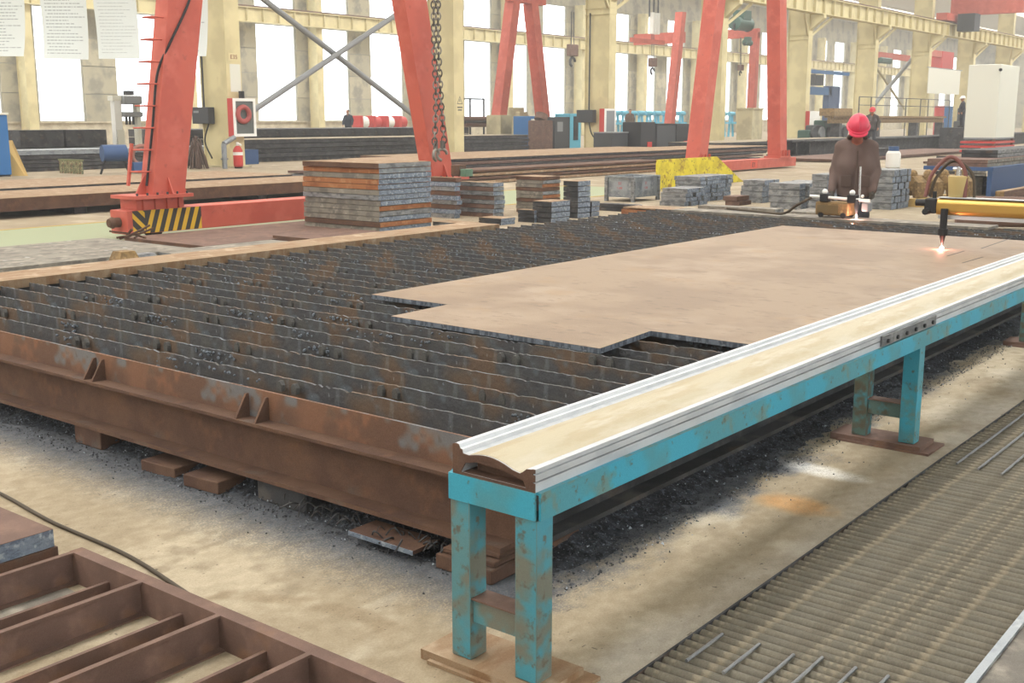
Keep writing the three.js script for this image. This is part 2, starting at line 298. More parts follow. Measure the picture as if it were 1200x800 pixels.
// columns between the two bays and columns of the window wall
function column(x, k, label, group, depth, detail) {
  const z = COLZ(k), o = thing('column', label, 'column', [x - depth / 2, 0, z], group), w = .32;
  part(o, 'flange', box(x - .05, x, 0, 13, z - w, z + w), M.cream); part(o, 'flange', box(x - depth, x - depth + .05, 0, 13, z - w, z + w), M.cream);
  part(o, 'web', box(x - depth + .05, x - .05, 0, 13, z + w - .12, z + w - .06), M.cream);
  part(o, 'web', box(x - depth + .05, x - .05, 0, 13, z - w + .06, z - w + .12), M.cream);
  if (detail) {
    part(o, 'bracket', extrudeZ([[x, 7.5], [x + .95, 8.25], [x + .95, 8.5], [x, 8.5]], z - .2, z + .2), M.cream); for (const s of [-1, 1]) part(o, 'knee_brace', bar(V(x - .1, 7.2, z + s * w), V(x + .5, 8.45, z + s * 2.2), .14), M.cream);
    for (const y of [7.2, 6.9]) part(o, 'stiffener', box(x - depth - .02, x + .02, y, y + .05, z - w - .02, z + w + .02), M.cream);
    part(o, 'base_plate', box(x - depth - .15, x + .15, 0, .05, z - w - .15, z + w + .15), M.creamDark);
  }
  return o;
}
const colLabel = ['cream steel column with red hose cabinet and grey switch box', 'cream steel column behind the hanging chains', 'cream steel column with switch box and narrow hose cabinet', 'cream steel column behind the orange crane leg'];
for (let k = -2; k <= 15; k++) column(-32.9, k, k >= 0 && k < 4 ? colLabel[k] : 'cream steel column carrying the crane runway girder', k >= 0 && k < 4 ? undefined : 'cream columns under the runway girder', 1.5, true);
for (let k = -2; k <= 15; k++) column(WX + 1.4, k, 'slim cream column standing against the window wall', 'columns along the window wall', 1.0, false);
function runway(x, y1, label) {
  const o = thing('runway_girder', label, 'girder', [x, y1 - 1.0, -100]);
  part(o, 'web', box(x - .06, x + .06, y1 - 1.05, y1 - .1, ZE, ZB), M.cream);
  part(o, 'flange', box(x - .3, x + .3, y1 - .1, y1 - .04, ZE, ZB), M.cream); part(o, 'flange', box(x - .3, x + .3, y1 - 1.1, y1 - 1.05, ZE, ZB), M.cream);
  part(o, 'crane_rail', box(x - .05, x + .05, y1 - .04, y1 + .1, ZE, ZB), M.rustBrown);
  const g = box(x + .06, x + .26, y1 - 1.05, y1 - .1, -.03, .03); g.translate(-x, -(y1 - 1), 0);
  for (let z = -20; z > -190; z -= 1.5) { const s = local(o, 'stiffener', g, M.cream); s.position.set(0, 0, z + 100); }
  return o;
}
runway(-32.3, 9.6, 'long cream runway girder resting on the inner column row');
runway(WX + 1.6, 9.7, 'long cream runway girder in front of the far windows');

// ---------- cutting table ----------
const TT = .5;       // top of the slats
const table = thing('cutting_table', 'long rusty flame cutting table of I-beams filled with slag-crusted slats', 'cutting table', [-5.3, 0, -8.4]);
const TX0 = -8.05, TX1 = -2.5, TZ1 = -3.17, TZ0 = -13.5;
{
  part(table, 'end_plate', box(TX0, TX1 + .03, .37, TT, TZ1 - .014, TZ1), M.rustPatchy, 'rusty end plate with bare grey patches');
  part(table, 'beam_web', box(TX0, TX1, .13, .355, TZ1 - .02, TZ1 - .006), M.rust);
  part(table, 'beam_flange', box(TX0, TX1, .355, .37, TZ1 - .1, TZ1 + .085), M.rust); part(table, 'beam_flange', box(TX0, TX1, .11, .13, TZ1 - .1, TZ1 + .085), M.rust);
  for (const [a, b] of [[85, 447], [97, 449], [271, 491], [293, 497]]) {
    const x = onY(a, b, .37).x;
    part(table, 'gusset', extrudeX([[TZ1, .37], [TZ1 + .08, .37], [TZ1 + .015, .475], [TZ1, .475]], x, x + .012), M.rust);
  }
  for (const x of [TX0, TX1]) {
    const s = x === TX1 ? -1 : 1;
    part(table, 'side_beam', merge([box(x, x + s * .015, .13, .47, TZ0, TZ1 - .1), box(x - .08, x + .08, .11, .13, TZ0, TZ1 - .1), box(x - .06, x + .08, .355, .37, TZ0, TZ1 - .1)]), M.darkSteel);
  }
  part(table, 'end_beam', merge([box(TX0, TX1, .13, .45, TZ0 - .01, TZ0 + .01), box(TX0, TX1, .11, .13, TZ0 - .08, TZ0 + .08)]), M.rust);
  for (const z of [-5.8, -8.4, -11]) part(table, 'cross_beam', box(TX0 + .08, TX1 - .08, .13, .3, z - .05, z + .05), M.darkSteel);
  // slats with burnt, ragged upper edges
  const L = TX1 - TX0 - .09, slatShape = s0 => {
    const n = 230, s = new THREE.Shape(); s.moveTo(0, 0); s.lineTo(L, 0);
    for (let i = n; i >= 0; i--) { const u = i / n; s.lineTo(u * L, .2 - .003 * fbm(u, s0, 60, 3) - (rnd() < .05 ? rr(.003, .008) : 0) + rr(-.0025, .0025)); }
    const g = new THREE.ExtrudeGeometry(s, { depth: .012, bevelEnabled: false }); return metreUV(g);
  };
  const shapes = [0, 1, 2, 3, 4, 5].map(i => slatShape(i * .13 + .05));
  const clip = merge([extrudeZ([[-.016, 0], [.016, 0], [.018, .03], [.006, .05], [-.01, .047], [-.018, .03]], -.012, .012)]);
  const crust = [];
  let i = 0;
  for (let z = TZ1 - .215; z > TZ0 + .1; z -= .228, i++) {
    const g = shapes[i % 6], m = local(table, 'slat', g, M.slats[(i * 7) % 3]);
    m.position.set(TX0 + .075 + 5.3, TT - .195, z + 8.4 + rr(-.012, .012)); m.rotation.y = rr(-.003, .003);
    for (let q = 0; q < 3; q++) {
      const cx = TX0 + .5 + ((i * .43 + q * 1.75) % 4.9);
      for (const d of [0, .11]) { const c = local(table, 'spacer_clip', clip, M.slats[0]); c.position.set(cx + d + 5.3 + rr(-.01, .01), TT - .052, z + 8.4 + .024); }
    }
    // frozen slag on the slats: clumps here and there
    const clumps = 3 + Math.floor(rnd() * 3);
    for (let q = 0; q < clumps; q++) {
      const cx = rr(TX0 + .2, TX1 - .2), n = 8 + Math.floor(rnd() * 18), w = rr(.05, .3);
      for (let j = 0; j < n; j++) {
        const r = rr(.004, .011), b = new THREE.IcosahedronGeometry(r, 0); b.scale(1, rr(.6, 1.8), .8); b.rotateX(rr(0, 3)); b.rotateZ(rr(0, 3));
        b.translate(cx + rr(-w, w), TT - .012 - Math.pow(rnd(), 2) * .11, z + .012 + rr(.002, .012)); crust.push(b);
      }
    }
  }
  const half = Math.floor(crust.length * .72);
  stuff(part(table, 'slag_crust', merge(crust.slice(0, half)), std(mottle(128, .3, [124, 132, 140], [[[80, 86, 94], 12, .45, .6]], 30), .65, .2))); stuff(part(table, 'slag_crust', merge(crust.slice(half)), std(mottle(128, .3, [176, 184, 192], [[[96, 102, 110], 12, .45, .6]], 30), .6, .2)));
}
// rusty edge bar lying along the far side of the table, plate being cut
single('edge_bar', box(-8.45, -7.985, .472, TT + .038, -9.85, -2.6), M.tanSteel, 'long orange-tan steel bar lying along the side of the cutting table', 'steel bar');
{
  const y0 = TT + .003, y1 = y0 + .03;
  const pl = thing('cut_plate', 'large tan steel plate with notched corners lying on the cutting table', 'steel plate', [-4, y0, -8]);
  const o = [[-5.45, -11.72], [-5.44, -5.33], [-4.755, -5.335], [-4.735, -4.8], [-3.2, -4.77], [-3.255, -5.36], [-2.56, -5.35], [-2.56, -11.72]];
  part(pl, 'plate', extrudeY(o, y0, y1 - .0015), M.cutEdge, 'blue-grey flame-cut edge');
  const top = extrudeY(o, y1 - .0015, y1); part(pl, 'mill_scale_face', top, M.plateTop);
  for (const [a, b] of [[[1110, 300], [1130, 294]], [[1128, 308], [1152, 301]], [[1150, 291], [1185, 279]]]) { const p = onY(...a, y1), q = onY(...b, y1); part(pl, 'kerf', bar(V(p.x, y1 + .0005, p.z), V(q.x, y1 + .0005, q.z), .012, .001), M.black, 'dark freshly cut slot'); }
}
// blocks the table stands on
{
  const blk = (px, py, w, d, h, m, ry = 0) => { const p = onY(px, py); const g = rbox(-w, 0, 0, h, -d, 0, .006); g.rotateY(ry); g.translate(p.x, 0, p.z); return g; };
  const lab = 'flat rusty steel block under the front beam of the cutting table', gr = 'support blocks under the front beam';
  single('support_block', blk(205, 562, .26, .24, .055, M.rust, .05), M.rust, 'flat rusty block under the front beam, between upright brown block and its twin', 'steel block');
  single('support_block', blk(256, 580, .24, .26, .06, M.rust, .08), M.rust, 'flat rusty block under the front beam beside the dark steel block', 'steel block');
  single('support_block', rbox(-5.45, -5.2, 0, .11, -3.3, -3.11), M.rust, 'upright brown block under the beam near the first gusset pair', 'steel block');
  single('support_block', rbox(-3.95, -3.62, 0, .11, -3.35, -3.12), M.darkSteel, 'dark steel block under the beam beside the second gusset pair', 'steel block');
  single('corner_block', merge([rbox(-2.78, -2.5, 0, .06, -3.6, -3.03), rbox(-2.76, -2.5, .061, .085, -3.6, -3.05), rbox(-2.74, -2.5, .086, .109, -3.6, -3.08)]), M.rust, 'layered rusty blocks under the table corner beside the teal stand', 'steel block');
  const a = onY(408, 626, .04), b = onY(535, 628, .04);
  const off = thing('offcut_strip', 'thin rusty offcut strip with pale edge lying on the slag by the table corner', 'offcut', [(a.x + b.x) / 2, .03, a.z]); part(off, 'strip', box(a.x, b.x, .04, .056, a.z - .16, a.z - .003), M.rust); part(off, 'cut_edge', box(a.x, b.x, .038, .056, a.z - .003, a.z), M.blueEdge, 'pale blue-grey cut edge');
  const cu = []; for (let i = 0; i < 46; i++) { const x = rr(-3.75, -2.75), z = rr(-3.2, -3.02), l = rr(.03, .09), q = rr(0, 6.3); cu.push(tube([V(x, .05, z), V(x + Math.cos(q) * l * .5, .05 + rr(.01, .04), z + Math.sin(q) * l * .5), V(x + Math.cos(q + .6) * l, .045, z + Math.sin(q + .6) * l)], rr(.002, .005), 6, 4)); }
  stuff(single('scrap_curls', merge(cu), M.darkSteel, 'tangle of thin dark scrap curls under the table corner', 'scrap'));
}
// slag that has dropped through: heaps and loose grains
{
  const heap = (x0, x1, z0, z1, nx, nz, f) => {
    const g = new THREE.PlaneGeometry(x1 - x0, z1 - z0, nx, nz); g.rotateX(-Math.PI / 2); g.translate((x0 + x1) / 2, 0, (z0 + z1) / 2);
    const p = g.attributes.position; for (let i = 0; i < p.count; i++) p.setY(i, f(p.getX(i), p.getZ(i)) - .012); g.computeVertexNormals(); return metreUV(g);
  };
  const nz = (x, z, c) => fbm(x / 7 + 3, z / 7 + 5, c, 3, .6);
  const s1 = heap(-3.2, -1.95, -13.4, -3.05, 90, 640, (x, z) => { const e = x + 2.36 + .35 * (nz(x, z, 14) - .5); return (.085 * sstep(.1, -.38, e)) * sstep(-3.1, -3.5, z) * (.55 + .9 * nz(x, z, 30)) + .022 * (nz(x, z, 120) - .5) * sstep(.12, -.05, e); });
  const s2 = heap(-8.2, -2.7, -4.2, -2.85, 420, 90, (x, z) => { const e = z + 3.06 + .25 * (nz(x, z, 16) - .5); return .06 * sstep(.06, -.3, e) * (.5 + nz(x, z, 34)) + .02 * (nz(x, z, 130) - .5) * sstep(.08, -.04, e); });
  const o = stuff(single('slag_heap', merge([s1, s2]), M.slag, 'dark granular slag heaped on the floor under the cutting table', 'slag'));
  const N = 12000, im = new THREE.InstancedMesh(new THREE.TetrahedronGeometry(.0065, 0), flat('#ffffff', .7, .1), N), d = new THREE.Object3D(), c = new THREE.Color();
  for (let i = 0; i < N; i++) {
    const s = rnd() < .62; let x, z, h;
    if (s) { x = -2.28 - .1 * (rnd() + rnd() - 1) * 3.6; x = -2.64 + Math.pow(rnd(), 1.1) * .4 + (rnd() < .05 ? rr(0, .3) : 0); z = rr(-12, -3.1); h = .075 * sstep(-2.3, -2.68, x); } else { x = rr(-7.8, -2.6); z = -3.0 - Math.pow(rnd(), 1) * .42 + (rnd() < .1 ? rr(0, .2) : 0); h = .05 * sstep(-3.02, -3.3, z); }
    d.position.set(x, h + rr(0, .006), z); d.rotation.set(rr(0, 6), rr(0, 6), rr(0, 6)); const q = rr(.3, 1.1); d.scale.set(q * rr(.6, 1.8), q * .8, q * rr(.6, 1.6)); d.updateMatrix(); im.setMatrixAt(i, d.matrix);
    const k = rnd(); if (k < .06) c.setRGB(.4, .44, .48); else { const v = rr(.035, .1); c.setRGB(v, v * 1.06, v * 1.2); } im.setColorAt(i, c);
  }
  im.name = 'slag_grains'; im.castShadow = im.receiveShadow = true; im.userData = { label: 'loose slag grains scattered round the foot of the cutting table', category: 'slag', kind: 'stuff' }; scene.add(im);
}

// ---------- guide rail on its teal stand ----------
{
  const xl = -2.215, xr = -1.868, yt = .637, z1 = -2.48, z0 = -15;
  const s = thing('rail_stand', 'worn teal steel stand of angle irons carrying the white guide rail', 'stand', [-2.04, 0, -8]);
  part(s, 'long_beam', merge([box(xr - .008, xr, .552, yt, z0, z1 - .012), box(xr - .11, xr - .008, yt - .008, yt, z0, z1 - .012)]), M.teal, 'teal angle iron');
  part(s, 'long_beam', merge([box(xl - .012, xl - .004, .552, yt, z0, z1 - .03), box(xl - .004, xl + .1, yt - .008, yt, z0, z1 - .012)]), M.teal);
  part(s, 'end_beam', box(xl, xr - .014, .553, yt, z1 - .008, z1), M.teal);
  part(s, 'top_plate', box(xl + .09, xr - .1, yt - .006, yt, z1 - .3, z1 - .009), M.darkSteel);
  for (const [zf, near] of [[z1, true], [-5.73, false], [-9, false], [-12.3, false]]) {
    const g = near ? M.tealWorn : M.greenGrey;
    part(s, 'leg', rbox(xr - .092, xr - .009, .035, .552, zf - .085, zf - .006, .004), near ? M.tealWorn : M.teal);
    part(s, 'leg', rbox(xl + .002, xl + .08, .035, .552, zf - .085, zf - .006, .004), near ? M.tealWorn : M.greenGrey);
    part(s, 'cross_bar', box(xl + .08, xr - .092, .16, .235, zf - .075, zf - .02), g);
    part(s, 'cross_bar', box(xl + .08, xr - .092, .236, .242, zf - .09, zf - .01), M.rustBrown);
    part(s, 'base_plate', merge([box(xl - .1, xr + .035, 0, .034, zf - .19, zf + .03), box(xl - .06, xr + .085, 0, .012, zf - .21, zf + .045)]), near ? M.tanSteel : M.rustBrown, 'dusty brown base plate');
  }
  // aluminium rail
  const r = thing('guide_rail', 'white aluminium guide rail with a painted cream reflection in its curved channel on teal stand', 'rail', [-2.04, yt, -8]);
  const x0 = -2.2, x1 = -1.885, W = x1 - x0, P = (a, b) => [x0 + a * W, yt + b], A = yt;
  const outer = [P(0, .0), P(0, .092), P(.035, .096), P(.07, .094), P(.09, .082), P(.115, .08), P(.125, .068), P(.2, .066)];
  const dip = [];
  for (let i = 0; i <= 14; i++) { const t = i / 14; dip.push(P(.2 + .62 * t, .066 + .013 * Math.sin(Math.PI * Math.min(1, t * 1.15)) - .018 * t * t)); }
  const rightside = [P(.86, .055), P(.9, .066), P(.955, .068), P(.97, .07), P(1, .07), P(1, .058), P(.975, .057), P(.975, .053), P(1, .052), P(1, .033), P(.97, .032), P(.97, .028), P(1, .027), P(1, 0)];
  const profile = [...outer, ...dip, ...rightside].reverse();
  const cavity = [P(.1, .008), P(.9, .008), P(.86, .03), P(.62, .045), P(.3, .05), P(.16, .04)];
  part(r, 'rail_body', extrudeZ(profile, z0, z1 - .008, [cavity]), M.alu);
  part(r, 'end_face', extrudeZ(profile, z1 - .0079, z1 - .004, [cavity]), M.rust, 'rust-stained steel rail end');
  const top = [...dip.map(([x, y]) => [x, y + .0012]), ...dip.map(([x, y]) => [x, y + .0002]).reverse()];
  part(r, 'packing_and_dark_strip', merge([box(x0 + .06, x1 - .05, A + .0095, A + .036, z1 - .3, z1 - .05), box(x0 + .036, x1 - .036, A + .0081, A + .0094, z1 - .6, z1 - .01)]), M.rust, 'rusty packing piece and added strip darkening the rail cavity');  // the long thin box is a rust strip added to darken the hollow
  part(r, 'channel_surface', extrudeZ(top.reverse(), z0, z1 - .012), M.aluCreamReflection, 'smooth channel with a cream reflection painted in');
  part(r, 'cable', bar(V(x0 + .845 * W, A + .0545, z0), V(x0 + .845 * W, A + .0545, -2.62), .0035), M.black, 'thin dark line along the channel');
  for (const [yy] of [[.055], [.030]]) part(r, 'groove', box(x1 - .0095, x1 - .0085, A + yy - .002, A + yy + .002, z0, z1 - .009), M.black);
  const a = onX(1032, 392, x1), b = onX(1095, 370, x1), ya = A + .004, yb = A + .056;
  const jp = part(r, 'joint_plate', rbox(x1, x1 + .012, ya, yb, b.z, a.z, .002), M.midSteel, 'grey bolted joint plate');
  for (let i = 0; i < 6; i++) { const z = lerp(a.z, b.z, (i + .5) / 6); part(jp, 'bolt', cyl(V(x1 + .012, (ya + yb) / 2 - .004, z), V(x1 + .022, (ya + yb) / 2 - .004, z), .011, 6), M.darkGrey); }
}

// ---------- bar grating over the drain channel ----------
{
  const o = thing('floor_grating', 'floor grating of many close dusty steel ribs over a channel', 'grating', [(GRX0 + GRX1) / 2, 0, -5]);
  const g = new THREE.CylinderGeometry(.0232, .0232, GRX1 - GRX0 - .012, 8); g.rotateZ(Math.PI / 2); metreUV(g);
  const g2 = g.clone().scale(.985, .9, 1);
  let i = 0;
  for (let z = GRZ1 - .03; z > GRZ0 + .02; z -= .049, i++) {
    const b = local(o, 'rib', i % 5 ? g : g2, M.grate[(i * 7 + (i >> 2)) % 3]); b.position.set(rr(-.006, .002), -.02 + rr(-.003, .002), z + 5); b.rotation.y = rr(-.004, .004);
  }
  for (const x of [GRX0 + .25, (GRX0 + GRX1) / 2, GRX1 - .25]) part(o, 'bearer', box(x - .01, x + .01, -.3, -.046, GRZ0, GRZ1), M.darkSteel);
  for (const [x, za, zb] of [[-1.63, -2.95, -3.19], [-1.5, -2.95, -3.2], [-1.38, -2.9, -3.2], [-1.3, -2.95, -3.24], [-1.19, -2.95, -3.24], [-1.09, -3.0, -3.25], [-1.62, -5.62, -6.95], [-1.51, -5.6, -7.1], [-1.395, -5.58, -7.2]])
    part(o, 'cross_rod', cyl(V(x, .009, za), V(x, .009, zb), .006, 6), M.midSteel, 'pale rod lying across the ribs');
  part(o, 'edge_angle', merge([box(GRX1 - .006, GRX1 + .022, -.06, .012, GRZ0, GRZ1)]), M.galv);
  part(o, 'edge_angle', box(GRX0 - .005, GRX0 + .004, -.06, .003, GRZ0, GRZ1), M.darkSteel);
}

// ---------- foreground: ladder frame, plates, hose ----------
{
  const zt = -2.09, ze = .4, h = .12, m = M.rustBrown;
  const o = thing('channel_frame', 'ladder-like frame of rust-brown steel channels lying on the floor', 'steel frame', [-2.9, 0, -1]);
  part(o, 'long_channel', merge([box(-3.76, -1.4, .006, h, zt - .008, zt), box(-3.76, -1.4, h - .008, h, zt - .05, zt - .008), box(-3.76, -1.4, 0, .006, zt - .05, zt)]), m);
  for (let i = 0; i < 5; i++) {
    const x = -3.755 + .435 * i;
    part(o, 'cross_channel', merge([box(x, x + .009, .006, h, zt, ze), box(x + .009, x + .022, h - .009, h, zt, ze), box(x + .009, x + .04, 0, .006, zt, ze)]), m);
    if (i < 4) part(o, 'flat_bar', box(x + .235, x + .25, .004, .066, zt, ze), m);
  }
  part(o, 'floor_strip', box(-3.73, -3.55, .0, .004, zt + .05, zt + .9), M.slab);
  const lab = ['steel plate with blue-grey edge, topmost of the small stack beside the channel frame', 'rusty middle plate of the small stack beside the channel frame', 'dark rusty lowest plate of the small stack beside the channel frame'];
  const pl = [[.105, .175, M.blueEdge, -3.885], [.055, .104, M.rust, -3.875], [0, .054, M.rust, -3.865]];
  pl.forEach(([y0, y1, mm, x], i) => {
    const t = thing('steel_plate', lab[i], 'steel plate', [-4.4, y0, -1.5]);
    part(t, 'plate', box(-4.72, x, y0, i ? y1 : y1 - .002, -1.2, -2.1 + i * -.008), mm); if (!i) part(t, 'top_face', box(-4.72, x, y1 - .002, y1, -1.2, -2.1), M.rustBrown);
  });
  const pts = [[-30, 566], [0, 578], [60, 611], [150, 651], [230, 702], [300, 743], [360, 773], [430, 812]].map(([a, b]) => onY(a, b, .008));
  const hz = tube(pts, .0085, 90, 7); const ho = single('floor_hose', hz, M.rubber, 'thin brown rubber hose snaking over the dusty floor', 'hose');
}

// ---------- gantry cranes ----------
const legBox = (xa, xb, zb0, zb1, yb, zt0, zt1, yt) => hexa(rect(xa, xb, zb0, zb1, yb), rect(xa, xb, zt0, zt1, yt));
const hazard = canvasTex(512, 150, (c, w, h) => {
  c.fillStyle = '#3b3733'; c.fillRect(0, 0, w, h); c.fillStyle = '#d9ac2c';
  for (let i = 0; i < 8; i++) { const x = 95 + i * 66; c.beginPath(); c.moveTo(x - 8, h); c.lineTo(x + 24, h); c.lineTo(x + 74, 0); c.lineTo(x + 42, 0); c.fill(); }
  c.save(); c.beginPath(); c.rect(0, 0, 88, h); c.clip(); c.fillStyle = '#3b3733'; c.fillRect(0, 0, 88, h); c.fillStyle = '#d9ac2c';
  for (const y of [-78, 10, 98]) { c.beginPath(); c.moveTo(0, y); c.lineTo(0, y + 38); c.lineTo(88, y + 130); c.lineTo(88, y + 92); c.fill(); } c.restore();
});
{ // crane with the striped carriage
  const x1 = -14.2, x0 = -14.62, g = thing('gantry_crane', 'orange-red gantry crane leg frame with striped end carriage', 'crane', [-14.4, 0, -12.8]);
  const car = part(g, 'end_carriage', rbox(x0, x1, .08, .42, -16.9, -9.15, .012), M.red);
  const hp = new THREE.PlaneGeometry(1.17, .325); hp.rotateY(Math.PI / 2); hp.translate(x1 + .006, .25, -9.82);
  part(car, 'hazard_panel', merge([hp]), new THREE.MeshStandardMaterial({ map: hazard, roughness: .6 }), 'yellow and black striped warning panel');
  part(car, 'buffer', merge([cyl(V(-14.4, .25, -9.15), V(-14.4, .25, -9.04), .07, 12), cyl(V(-14.4, .25, -9.04), V(-14.4, .25, -8.98), .085, 12, .06)]), M.rust, 'round rusty buffer');
  for (const z of [-9.7, -16.4]) part(car, 'wheel', cyl(V(-14.5, .11, z), V(-14.32, .11, z), .11, 18), M.darkSteel);
  for (const [zc, s] of [[-9.72, 1], [-15.98, -1]]) {
    part(g, 'pedestal', merge([rbox(x0 + .01, x1 - .01, .42, .575, zc - .4, zc + .4, .004), ...[-.3, -.1, .1, .3].map(d => box(x1 - .012, x1 + .03, .42, .575, zc + d - .008, zc + d + .008))]), M.red);
    const fl = part(g, 'flange', box(x0 - .07, x1 + .1, .575, .625, zc - .5, zc + .5), M.red);
    for (let i = 0; i < 6; i++) part(fl, 'bolt', cyl(V(x1 + .055, .6, zc - .42 + i * .168), V(x1 + .055, .66, zc - .42 + i * .168), .017, 6), M.darkGrey);
    const top = 7.4, k = s > 0 ? -.173 : .22, w0 = .275, w1 = .31, zl = s > 0 ? -9.885 : -15.9, zt = zl + k * (top - .62);
    const leg = part(g, 'leg', legBox(x0 + .08, x1 - .03, zl - w0, zl + w0, .62, zt - w1, zt + w1, top), M.red);
    for (const dz of [-w0, w0]) part(leg, 'gusset', hexa([V(-14.42, .625, zl + dz), V(-14.4, .625, zl + dz), V(-14.4, .625, zl + dz * 1.6), V(-14.42, .625, zl + dz * 1.6)], [V(-14.42, .9, zl + dz - .03), V(-14.4, .9, zl + dz - .03), V(-14.4, .9, zl + dz), V(-14.42, .9, zl + dz)]), M.red);
    part(leg, 'gusset', hexa(rect(x1 - .03, x1 + .09, zl - .01, zl + .01, .625), rect(x1 - .04, x1 - .02, zl - .01, zl + .01, .86)), M.red);
    if (s > 0) {
      for (let y = .95; y < 7; y += .31) { const z = zl + w0 + .01 + k * (y - .62) + .005 * y; part(leg, 'rung', merge([cyl(V(x0 + .1, y, z), V(x0 + .1, y, z + .2), .012, 6), cyl(V(x1 - .1, y, z), V(x1 - .1, y, z + .2), .012, 6), cyl(V(x0 + .1, y, z + .2), V(x1 - .1, y, z + .2), .012, 6)]), M.red); }
      part(leg, 'conduit', tube([V(x1 - .12, .75, zl + w0 + .03), V(x1 - .12, 1.6, zl + w0 - .13), V(x1 - .1, 2.4, zl + w0 - .27), V(x1 - .012, 2.75, zl + w0 - .42), V(x1 - .012, 3.5, zl + w0 - .85), V(x1 - .012, 5, zl - .95)], .018, 40, 6), M.black, 'black cable running up the leg');
      part(leg, 'ladder_rail', merge([bar(V(x0 + .1, .75, zl + w0 + .2), V(x0 + .1, 1.35, zl + w0 + .1), .04)]), M.red);
    }
  }
  part(g, 'top_beam', box(x0, x1, 7.4, 8.0, -15.4, -10.2), M.red);
  part(g, 'girder', box(-31.9, x1, 8.0, 8.9, -13.1, -12.4), M.red);
}
{ // crane behind the yellow plate
  const x1 = -17.35, x0 = -17.85, g = thing('gantry_crane', 'orange-red gantry crane leg pair behind the yellow steel plate', 'crane', [-17.6, 0, -34.3]);
  const car = part(g, 'end_carriage', rbox(x0, x1, .05, .36, -38.2, -30.2, .012), M.red);
  const tx = new THREE.PlaneGeometry(.5, .26); tx.rotateY(Math.PI / 2); tx.translate(x1 + .006, .2, -34.9);
  part(car, 'marking', merge([tx]), new THREE.MeshStandardMaterial({ roughness: .6, map: canvasTex(128, 64, (c) => { c.fillStyle = '#d65640'; c.fillRect(0, 0, 128, 64); c.fillStyle = '#3a2a26'; c.font = 'bold 52px sans-serif'; c.fillText('E1', 30, 52); }) }), 'dark painted letters');
  for (const [zc, k] of [[-31.45, -.18], [-37.2, .115]]) {
    part(g, 'flange', box(x0 - .06, x1 + .06, .36, .42, zc - .42, zc + .42), M.red);
    part(g, 'leg', legBox(x0, x1 - .02, zc - .26, zc + .26, .42, zc + k * 7 - .26, zc + k * 7 + .26, 7.6), M.red);
    part(g, 'pedestal', merge([-.36, -.12, .12, .36].map(d => box(x1 - .03, x1 + .05, .42, .62, zc + d - .01, zc + d + .01))), M.red);
  }
  part(g, 'top_beam', box(x0, x1, 7.6, 8.2, -37, -31.8), M.red); part(g, 'girder', box(-31.9, x1, 8.2, 8.9, -34.8, -34.1), M.red);
}
function farGantry(x, legs, yTop, label, opts = {}) {
  const g = thing('gantry_crane', label, 'crane', [x, 0, legs[0].zb]);
  for (const L of legs) part(g, 'leg', legBox(x - L.w, x, L.zb - L.w / 2, L.zb + L.w / 2, L.yb, L.zt - L.w / 2, L.zt + L.w / 2, yTop), M.red);
  if (opts.base) for (const L of legs) part(g, 'foot', rbox(x - L.w - .2, x + .2, 0, L.yb, L.zb - .5, L.zb + .5, .02), M.creamDark, 'beige foot block');
  if (opts.top) part(g, 'top_beam', box(x - .5, x, yTop, yTop + .5, opts.top[0], opts.top[1]), M.red);
  if (opts.girder) part(g, 'girder', box(opts.girder[0], opts.girder[1], opts.girder[2], opts.girder[3], opts.girder[4] - .3, opts.girder[4]), M.red);
  return g;
}
